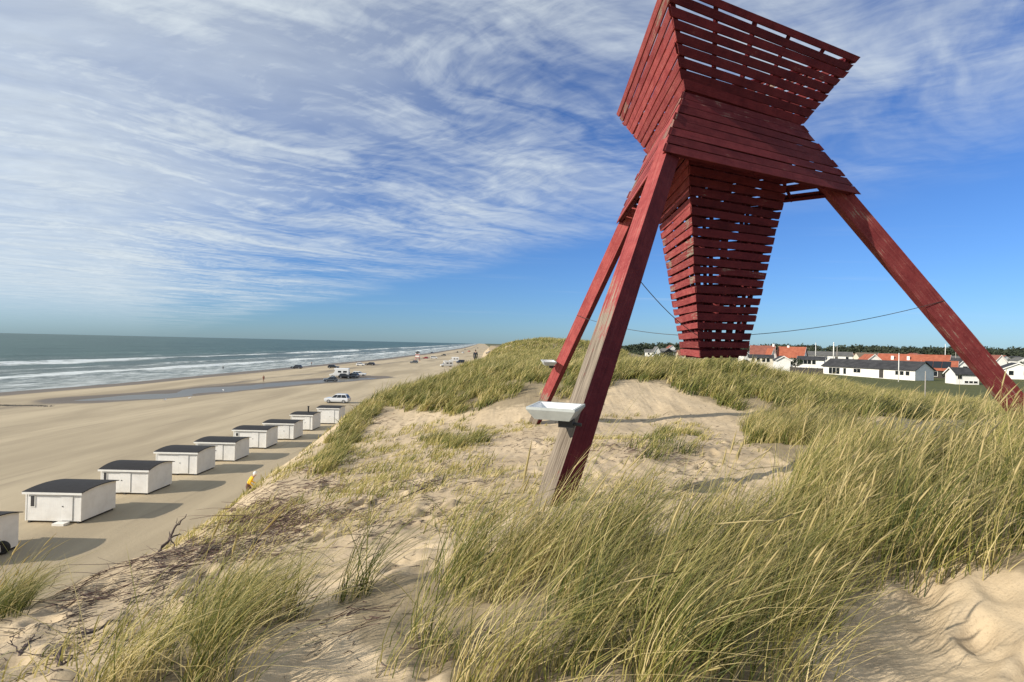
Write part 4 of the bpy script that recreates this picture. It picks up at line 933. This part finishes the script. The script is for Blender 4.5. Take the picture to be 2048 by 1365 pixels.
# ------------------------------------------------------------------ people
SKIN = plain('skin', (.50, .33, .25), .6, .05)
def cloth(name, c): return plain(name, c, .85, .15, 9)
def person(loc, rz, label, top, legs, hair, J=None, height=1.75, hat=None, group=None):
    """one skinned body: pelvis, spine, head, two arms, two legs; J overrides joints (metres for a 1.75 m figure, facing +x)"""
    j = dict(pel=(0, 0, .95), waist=(.0, 0, 1.10), chest=(.01, 0, 1.33), neck=(.0, 0, 1.49), head0=(.02, 0, 1.56), head1=(.03, 0, 1.66), crown=(.02, 0, 1.74),
             shl=(0, .17, 1.42), ell=(-.03, .23, 1.14), wrl=(.06, .22, .90), hal=(.09, .21, .82), shr=(0, -.17, 1.42), elr=(-.02, -.24, 1.14), wrr=(.06, -.22, .90), har=(.09, -.21, .82),
             hpl=(0, .09, .90), knl=(.10, .10, .50), anl=(.02, .10, .09), tol=(.17, .11, .04), hpr=(0, -.09, .90), knr=(.02, -.10, .50), anr=(-.14, -.10, .10), tor=(.02, -.11, .04))
    j.update(J or {}); rad = dict(pel=.135, waist=.12, chest=.15, neck=.058, head0=.075, head1=.10, crown=.07, sh=.075, el=.050, wr=.034, ha=.036, hp=.10, kn=.062, an=.042, to=.036)
    names = list(j); idx = {n_: i for i, n_ in enumerate(names)}; s = height/1.75
    ed = [('pel', 'waist'), ('waist', 'chest'), ('chest', 'neck'), ('neck', 'head0'), ('head0', 'head1'), ('head1', 'crown'), ('chest', 'shl'), ('shl', 'ell'), ('ell', 'wrl'), ('wrl', 'hal'), ('chest', 'shr'), ('shr', 'elr'), ('elr', 'wrr'), ('wrr', 'har'),
          ('pel', 'hpl'), ('hpl', 'knl'), ('knl', 'anl'), ('anl', 'tol'), ('pel', 'hpr'), ('hpr', 'knr'), ('knr', 'anr'), ('anr', 'tor')]
    me = bpy.data.meshes.new('person_cage'); me.from_pydata([tuple(c*s for c in j[n_]) for n_ in names], [(idx[a], idx[b_]) for a, b_ in ed], [])
    tmp = bpy.data.objects.new('person_cage', me); COL.objects.link(tmp); tmp.modifiers.new('s', 'SKIN'); sub = tmp.modifiers.new('b', 'SUBSURF'); sub.levels = 2
    for n_, i in idx.items():
        r_ = rad.get(n_, rad.get(n_[:2], .05))*s; me.skin_vertices[0].data[i].radius = (r_, r_); me.skin_vertices[0].data[i].use_root = (n_ == 'pel')
    bpy.context.view_layer.update(); dg_ = bpy.context.evaluated_depsgraph_get(); body = bpy.data.meshes.new_from_object(tmp.evaluated_get(dg_)); bpy.data.objects.remove(tmp)
    body.materials.clear()
    for m in (SKIN, top, legs, hair, MAT['black']): body.materials.append(m)
    J3 = {n_: Vector(j[n_])*s for n_ in names}
    for p_ in body.polygons:
        c = p_.center; best = min(names, key=lambda n_: (c-J3[n_]).length-(rad.get(n_, rad.get(n_[:2], .05)))*s*.6)
        if best in ('crown',) or (best == 'head1' and c.x < J3['head1'].x-.02): m = 3
        elif best in ('head0', 'head1', 'neck', 'hal', 'har'): m = 0
        elif best[:2] in ('to', 'an'): m = 4
        elif best[:2] in ('hp', 'kn') or best == 'pel': m = 2
        else: m = 1
        p_.material_index = m
    body.shade_smooth(); body.name = 'person'
    o = bpy.data.objects.new('person', body); COL.objects.link(o); o.location = loc; o.rotation_euler = (0, 0, rz); tag(o, label, 'person', group)
    h1 = J3['head1']
    MB().tube([h1+Vector((.085, 0, .0))*s, h1+Vector((.13, 0, -.03))*s], [.016*s, .012*s], 5).build('nose', SKIN, o)
    if hat:
        vs = []; fs = []; A_, B_ = 12, 5
        for b_ in range(B_):
            ph = b_/(B_-1)*math.pi*.62
            for a in range(A_): an = 2*math.pi*a/A_; vs.append(h1+Vector((.125*math.sin(ph)*math.cos(an)-.015, .125*math.sin(ph)*math.sin(an), .03+.13*math.cos(ph)))*s)
        for b_ in range(B_-1):
            for a in range(A_): fs.append((b_*A_+a, b_*A_+(a+1) % A_, (b_+1)*A_+(a+1) % A_, (b_+1)*A_+a))
        meshobj('hood', vs, fs, hat, o, True)
    return o
yp = at_depth(494, 1003, 33.5); yp.z = float(ground_z(yp.x, yp.y))
climb = dict(waist=(.09, 0, 1.08), chest=(.22, 0, 1.28), neck=(.32, 0, 1.41), head0=(.37, 0, 1.47), head1=(.41, 0, 1.55), crown=(.42, 0, 1.63), shl=(.22, .17, 1.36), shr=(.22, -.17, 1.36),
             ell=(.20, .27, 1.10), wrl=(.40, .22, .98), hal=(.47, .20, .95), elr=(.12, -.25, 1.10), wrr=(.28, -.25, .92), har=(.35, -.24, .87), knl=(.30, .10, .60), anl=(.22, .10, .22), tol=(.38, .11, .22), knr=(.05, -.10, .48), anr=(-.12, -.10, .08), tor=(.05, -.11, .03))
person(yp, R(25), 'person in a yellow jacket and white hood climbing the dune above the huts', cloth('yellow_jacket', (.80, .48, .03)), cloth('brown_trousers', (.12, .06, .045)), cloth('white_hood', (.8, .8, .78)), climb, 1.85, MAT['white'])
dk = cloth('dark_clothes', (.03, .035, .045)); rd = cloth('rust_jacket', (.20, .07, .045)); jn = cloth('jeans', (.06, .08, .13)); hr = cloth('brown_hair', (.06, .04, .03))
for u, v, rz, tp, lg, lab in [(446, 741, 80, dk, dk, 'person in dark clothes walking at the water line, leftmost figure on the beach'), (527, 764, 100, rd, rd, 'person in rust clothes walking beside the tidal pool'),
                              (623, 731, 70, rd, dk, 'distant person standing by the water between two black cars')]:
    person(on_beach(u, v), R(rz), lab, tp, lg, hr)
wp = at_depth(950, 752, 62.0); wp.z = float(ground_z(wp.x, wp.y))
person(wp, R(95), 'person in dark clothes walking on the crest of the dune', dk, dk, hr)
# gulls by the pool
gw = plain('gull_white', (.8, .8, .78), .7, .05); gg = plain('gull_grey', (.35, .37, .40), .7, .1)
for u, v, rz, lab in [(380, 799, 20, 'white gull on the near edge of the tidal pool'), (447, 783, 160, 'white gull standing in the tidal pool'), (330, 803, 60, 'white gull at the left end of the tidal pool')]:
    q = on_beach(u, v); o = empty('gull', q, R(rz)); tag(o, lab, 'gull', 'gulls at the tidal pool')
    mb = MB().tube([(-.30, 0, .24), (-.18, 0, .24), (0, 0, .26), (.12, 0, .31), (.17, 0, .39), (.23, 0, .42), (.26, 0, .41)], [.012, .07, .10, .075, .05, .048, .01], 8); mb.build('body', gw, o, True)
    MB().tube([(-.36, 0, .26), (-.1, 0, .31), (.06, 0, .31)], [.01, .07, .03], 6).build('wings', gg, o, True)
    MB().tube([(.25, 0, .41), (.31, 0, .395)], [.014, .004], 5).build('beak', PAINT['beige'], o)
    for s in (-1, 1): MB().tube([(0, s*.04, .18), (0, s*.04, -.02)], .008, 4).build('leg', PAINT['beige'], o)

# ------------------------------------------------------------------ the village behind the dunes
def tiles(name, c0, c1):
    m, t, b = newmat(name); oc = t.node('ShaderNodeTexCoord').outputs['Object']; x, y, z = t.sep(oc)
    s = t.math('PINGPONG', x, .15); n = t.noise(oc, .8, 5, .65)
    t.l.new(t.mix(t.ss(n, .3, .7), c0, c1), b.inputs['Base Color']); b.inputs['Roughness'].default_value = .8; t.l.new(t.bump(t.math('ADD', s, t.math('MULTIPLY', t.math('PINGPONG', z, .12), .8)), .6, .3), b.inputs['Normal']); return m
ROOF = dict(black=tiles('black_tiles', (.022, .022, .024), (.05, .05, .052)), orange=tiles('orange_tiles', (.27, .070, .035), (.37, .115, .060)), brown=tiles('brown_red_tiles', (.19, .062, .042), (.27, .095, .065)), grey=tiles('grey_tiles', (.09, .09, .085), (.15, .145, .135)), thatch=tiles('thatch', (.13, .105, .075), (.19, .155, .11)))
WALL = dict(white=plain('render_white', (.78, .77, .73), .8, .06, .6), cream=plain('render_cream', (.62, .57, .46), .8, .1, .6), brick=plain('brick_wall', (.26, .10, .07), .85, .2, 3), dark=plain('dark_boards', (.045, .04, .036), .8, .2, 2))
def house(uL, vL, uR, vR, dL, dR, wall_h, roof_h, D, roof, label, wall='white', ridge='x', windows=(), doors=(), chim=(), hip=0, group='village houses', trim=True, name='house'):
    A_ = at_depth(uL, vL, dL); B_ = at_depth(uR, vR, dR); z0 = (A_.z+B_.z)/2; dv = B_-A_; W = math.hypot(dv.x, dv.y); rz = math.atan2(dv.y, dv.x)
    o = empty(name, (A_.x, A_.y, z0), rz); tag(o, label, 'shed' if name == 'shed' else 'house', group); ov = .35
    mb = MB(); zb = -2.5
    if ridge == 'x': mb.prismx([(0, zb), (D, zb), (D, wall_h), (D/2, wall_h+roof_h-.06), (0, wall_h)], 0, W)
    else: mb.prism([(0, zb), (W, zb), (W, wall_h), (W/2, wall_h+roof_h-.06), (0, wall_h)], 0, D)
    mb.build('wall', WALL[wall], o); th = .14
    if ridge == 'x':
        sl = roof_h/(D/2); e = ov; mb = MB().prismx([(-e, wall_h-e*sl), (D/2, wall_h+roof_h), (D+e, wall_h-e*sl), (D+e, wall_h-e*sl+th), (D/2, wall_h+roof_h+th), (-e, wall_h-e*sl+th)], -ov, W+ov)
        rf = mb.build('roof', ROOF[roof], o)
        if trim:
            for x in (-ov-.03, W+ov+.002): MB().prismx([(-e, wall_h-e*sl-.1), (D/2, wall_h+roof_h-.1), (D+e, wall_h-e*sl-.1), (D+e, wall_h-e*sl+th+.03), (D/2, wall_h+roof_h+th+.03), (-e, wall_h-e*sl+th+.03)], x, x+.028).build('bargeboard', WALL['white'], rf)
    else:
        sl = roof_h/(W/2); e = ov; mb = MB().prism([(-e, wall_h-e*sl), (W/2, wall_h+roof_h), (W+e, wall_h-e*sl), (W+e, wall_h-e*sl+th), (W/2, wall_h+roof_h+th), (-e, wall_h-e*sl+th)], -ov, D+ov)
        rf = mb.build('roof', ROOF[roof], o)
        if trim: MB().prism([(-e, wall_h-e*sl-.12), (W/2, wall_h+roof_h-.12), (W+e, wall_h-e*sl-.12), (W+e, wall_h-e*sl+th+.03), (W/2, wall_h+roof_h+th+.03), (-e, wall_h-e*sl+th+.03)], -ov-.03, -ov-.002).build('bargeboard', WALL['white'], rf)
    for (fx, ww, z_, hh) in windows:
        f = MB().box(fx*W-ww/2-.08, fx*W+ww/2+.08, -.05, -.004, z_-.08, z_+hh+.08).build('window', WALL['white'], o); MB().box(fx*W-ww/2, fx*W+ww/2, -.062, -.052, z_, z_+hh).build('pane', MAT['glass'], f)
    for (fx, ww, hh) in doors: MB().box(fx*W-ww/2, fx*W+ww/2, -.05, -.004, 0, hh).build('door', WALL['dark'], o)
    for (fx, fy, hh) in chim: MB().box(fx*W-.4, fx*W+.4, fy*D-.4, fy*D+.4, wall_h, wall_h+roof_h+hh).build('chimney', WALL['white'], rf)
    return o
W3 = lambda *fx: [(f, 1.0, .9, 1.2) for f in fx]
house(1645, 748.5, 1830, 760.5, 157, 134, 2.4, 1.95, 7.2, 'black', 'long low white house with a black roof beyond the dune', windows=[(.10, 1.0, .3, 1.7), (.145, 1.0, .3, 1.7), (.19, 1.0, .3, 1.7), (.27, .8, .4, 1.6), (.39, .9, 1.0, 1.0), (.43, .9, 1.0, 1.0), (.83, .9, 1.0, 1.0), (.875, .9, 1.0, 1.0), (.93, .9, 1.0, 1.0)], doors=[(.67, 1.1, 2.1)], trim=False)
house(1912, 768, 1958, 768, 122, 121, 2.1, 1.3, 4.5, 'black', 'white shed with a dark roof left of the right leg of the sea mark', name='shed', windows=[(.16, .8, 1.0, .8)] + [(f, .7, .15, .45) for f in (.45, .65, .85)])
house(1500, 728, 1548, 730, 228, 224, 3.2, 4.4, 9, 'brown', 'tall house with a brown red roof and white gables beside the shaft', windows=W3(.2, .5, .8), chim=[(.95, .5, .9)])
house(1540, 731, 1553, 731, 219, 219, 3.0, 3.6, 5, 'orange', 'narrow white gabled wing between the brown and orange roofs', ridge='y', windows=[(.5, 1.0, 1.4, 1.3)])
house(1553, 729, 1606, 731, 226, 220, 3.0, 4.2, 9, 'orange', 'house with a bright orange tiled roof right of the brown one', windows=W3(.2, .45, .7), chim=[(.35, .5, .6)])
house(1497, 729, 1546, 730, 186, 183, 2.3, .9, 6, 'black', 'low pale house with a flat dark roof before the brown roofed house', wall='cream', windows=W3(.2, .4, .62, .8))
house(1553, 736, 1581, 736, 160, 159, 2.2, 1.1, 5, 'black', 'small white gabled hut in front of the orange roof', ridge='y', name='shed')
house(1595, 735, 1648, 734, 176, 172, 2.3, 1.0, 6, 'black', 'low white house with dark windows left of the long white house', windows=W3(.15, .3, .45, .62))
house(1487, 722, 1499, 722, 200, 200, 2.2, .9, 5, 'black', 'tiny white hut just right of the foot of the shaft', ridge='y', name='shed')
house(1600, 722, 1705, 724, 236, 228, 2.5, 1.5, 8, 'grey', 'long low house with a pale eave behind the black roof', windows=W3(.1, .3, .5, .7, .9))
house(1733, 735, 1764, 735, 196, 195, 2.3, 2.2, 8, 'orange', 'white gable end at the left of the big red roof', ridge='y')
house(1752, 742, 1895, 750, 196, 182, 2.6, 3.6, 10, 'orange', 'large house with a red tiled roof and white chimneys behind the long white house', windows=W3(.2, .4, .6, .8), chim=[(.22, .25, -.6), (.45, .25, -.6)])
hs = house(1842, 756, 1912, 759, 152, 147, 2.3, 2.4, 8, 'orange', 'orange roofed building with black solar panels by the dark shop front', wall='dark', windows=[(.3, 2.6, .6, 1.3)])
sl_ = 2.4/4; 
for i in range(3):
    x0 = .5+i*1.95; MB().add([(x0, .6, 2.3+.6*sl_+.17), (x0+1.88, .6, 2.3+.6*sl_+.17), (x0+1.88, 3.5, 2.3+3.5*sl_+.17), (x0, 3.5, 2.3+3.5*sl_+.17), (x0, .6, 2.3+.6*sl_+.22), (x0+1.88, .6, 2.3+.6*sl_+.22), (x0+1.88, 3.5, 2.3+3.5*sl_+.22), (x0, 3.5, 2.3+3.5*sl_+.22)], [(3, 2, 1, 0), (4, 5, 6, 7), (0, 1, 5, 4), (1, 2, 6, 5), (2, 3, 7, 6), (3, 0, 4, 7)]).build('solar_panel', MAT['glass'], hs)
house(1914, 748, 1946, 749, 168, 167, 2.4, 2.2, 7, 'black', 'white gabled house behind the shed near the right leg', ridge='y', windows=[(.5, 1.2, 1.2, 1.1)])
house(2000, 756, 2075, 760, 152, 148, 2.3, 1.9, 8, 'black', 'white house under the right leg at the right edge of the picture', ridge='y', windows=W3(.3, .7))
house(1990, 736, 2014, 737, 215, 214, 2.5, 2.4, 7, 'brown', 'far white gable right of the right leg', ridge='y')
house(1290, 713, 1364, 714, 350, 345, 2.6, 1.6, 8, 'grey', 'long pale low house left of the shaft beyond the dunes', windows=W3(.1, .3, .5, .7, .9))
house(1308, 712, 1320, 712, 342, 342, 2.6, 3.0, 6, 'grey', 'white gabled porch in front of the long pale house', ridge='y')
house(1338, 704, 1350, 704, 420, 420, 2.8, 2.0, 8, 'brown', 'small white house far behind the shaft', ridge='y')
rr = random.Random(12); combos = [(wl, rf, rd_) for wl in ('white', 'cream', 'brick', 'dark') for rf in ('black', 'grey', 'brown', 'thatch') for rd_ in 'xy']; rr.shuffle(combos)
WN = dict(white='white walls', cream='cream walls', brick='brick walls', dark='dark boarded walls'); RN = dict(black='black', grey='grey', brown='brown', thatch='thatched')
for i in range(30):
    u = rr.uniform(1480, 2040) if i % 6 else rr.uniform(1290, 1480); dd = rr.uniform(260, 480); v = hor(u)+6.5*FPX/dd-rr.uniform(0, 2); wpx = rr.uniform(8, 15)*FPX/dd; wl, rf, rd_ = combos[i]
    house(u, v, u+wpx, v+.3, dd, dd-rr.uniform(-3, 3), 2.4, rr.uniform(2.0, 3.4), 8, rf, 'far village house with %s and a %s roof, %s' % (WN[wl], RN[rf], 'long side to the dunes' if rd_ == 'x' else 'gable to the dunes'), wall=wl, ridge=rd_, group='far village houses among trees', trim=False, windows=W3(.3, .7))
# fence, poles
fa, fb = at_depth(1580, 746, 152), at_depth(1646, 749, 146); o = empty('board_fence', fa, math.atan2((fb-fa).y, (fb-fa).x)); tag(o, 'dark board fence left of the long white house', 'fence'); L = math.hypot((fb-fa).x, (fb-fa).y)
for i in range(6): MB().box(L*i/6+.06, L*(i+1)/6-.06, -.02, .02, -1.2, 1.6).build('panel', WALL['dark'], o)
for i in range(7): MB().box(L*i/6-.055, L*i/6+.055, -.06, .06, -1.5, 1.7).build('post', WALL['dark'], o)
def pole(name, u, v0, v1, dpt, r_, mat, label, cat, knob=True):
    a, b_ = at_depth(u, v1, dpt), at_depth(u, v0, dpt); h = b_.z-a.z; o = empty(name, a); tag(o, label, cat, None)
    MB().tube([(0, 0, -1.2), (0, 0, h*.5), (0, 0, h)], [r_, r_*.85, r_*.6], 8).build('shaft', mat, o, True)
    if knob: MB().tube([(0, 0, h), (0, 0, h+r_*2.5)], [r_*1.3, r_*.4], 8).build('cap', mat, o, True)
    return o
pole('flagpole', 1797, 709, 763, 127, .11, WALL['white'], 'white flagpole in front of the long white house', 'flagpole')
pole('flagpole', 1667, 688, 716, 205, .22, WALL['white'], 'white flagpole rising behind the left end of the black roof', 'flagpole')
pole('flagpole', 1674, 694, 716, 212, .16, MAT['post'], 'grey mast just right of the white flagpole behind the black roof', 'mast')
pole('flagpole', 1631, 688, 716, 210, .14, WALL['white'], 'thin white mast between the orange roof and the black roof', 'mast')
pole('flagpole', 1890, 690, 735, 190, .12, WALL['white'], 'thin white flagpole left of the right leg', 'flagpole')
pole('flagpole', 1911, 695, 740, 185, .12, MAT['post'], 'grey mast beside the right leg', 'mast')
for u, v0, v1, dp, r_, lab in ((1850, 743, 800, 27, .030, 'thin wooden post standing in the grass right of the long house'), (1628, 745, 766, 60, .09, 'short pale post on the dune in front of the fence')):
    q = at_depth(u, v1, dp); pole('wooden_post', u, v0, v1, dp, r_, MAT['post'], lab, 'post', False)
# garden shrubs and the far wood: leafy clumps
leafm = plain('dark_leaves', (.030, .042, .020), .8, .45, .25)
def leaf_cloud(centres, radii, per, size, rng):
    C_ = np.repeat(centres, per, 0); Rr = np.repeat(radii, per, 0); n = len(C_); d_ = rng.normal(0, 1, (n, 3)); d_ /= np.linalg.norm(d_, axis=1)[:, None]
    c = C_ + d_*Rr*rng.uniform(.55, 1.05, (n, 1)); c[:, 2] = np.maximum(c[:, 2], C_[:, 2]-Rr[:, 2]*.9)
    a = rng.normal(0, 1, (n, 3)); a /= np.linalg.norm(a, axis=1)[:, None]; b_ = np.cross(a, rng.normal(0, 1, (n, 3))); b_ /= np.linalg.norm(b_, axis=1)[:, None]
    s = (size*rng.uniform(.5, 1.2, n))[:, None]; V = np.stack([c-a*s-b_*s*.6, c+a*s-b_*s*.5, c+a*s*.9+b_*s*.6, c-a*s*.8+b_*s*.6], 1).reshape(-1, 3)
    return V, np.arange(4*n).reshape(n, 4)
rng = np.random.default_rng(21); n = 620; us = rng.uniform(1235, 2150, n); ds = rng.uniform(560, 1000, n)
xs = (us-CX)/FPX*ds; topv = np.interp(us, [1235, 1290, 1400, 1500, 1560, 1640, 1720, 1800, 1900, 2048, 2150], [694, 685, 688, 690, 687, 690, 689, 692, 693, 694, 695])
hts = np.clip(6.6+(hor(us)-topv)*ds/FPX*rng.uniform(.55, 1.05, n), 5, 17); cz = EZ-6.7+hts*.55
V, F = leaf_cloud(np.stack([xs, ds, cz], 1), np.stack([rng.uniform(4, 8, n), rng.uniform(4, 8, n), hts*.47], 1), np.full(n, 70), np.full(n*70, 1.25), rng)
tag(npmesh('far_wood', V, F, leafm, smooth=False), 'dark belt of trees along the horizon behind the village', 'wood', kind='stuff')
n = 330; us = rng.uniform(1270, 2120, n); ds = rng.uniform(245, 600, n); xs = (us-CX)/FPX*ds; hs_ = rng.uniform(1.8, 4.6, n)*np.clip(ds/330, .8, 1.3)
V, F = leaf_cloud(np.stack([xs, ds, EZ-6.7+hs_*.5], 1), np.stack([rng.uniform(2, 5, n), rng.uniform(2, 5, n), hs_*.5], 1), np.full(n, 60), np.full(n*60, .55), rng)
tag(npmesh('garden_greenery', V, F, leafm, smooth=False), 'dark hedges and garden trees between the village houses', 'shrubs', kind='stuff')
for u, v, dd, hh, lab in ((1902, 757, 146, 2.2, 'dark bush beside the orange roofed shop front'), (1590, 733, 165, 2.4, 'dark green bush between the small gabled hut and the low white house'), (1490, 730, 178, 1.6, 'low dark bush right of the foot of the shaft')):
    q = at_depth(u, v, dd); o = empty('bush', q); tag(o, lab, 'bush'); V, F = leaf_cloud(np.array([[0, 0, hh*.5]]), np.array([[hh*.9, hh*.9, hh*.55]]), np.array([420]), np.full(420, .22), rng); npmesh('foliage', V, F, leafm, parent=o, smooth=False)
    MB().tube([(0, 0, -1), (.1, 0, hh*.6)], [.12, .05], 6).build('stem', MAT['twig'], o)
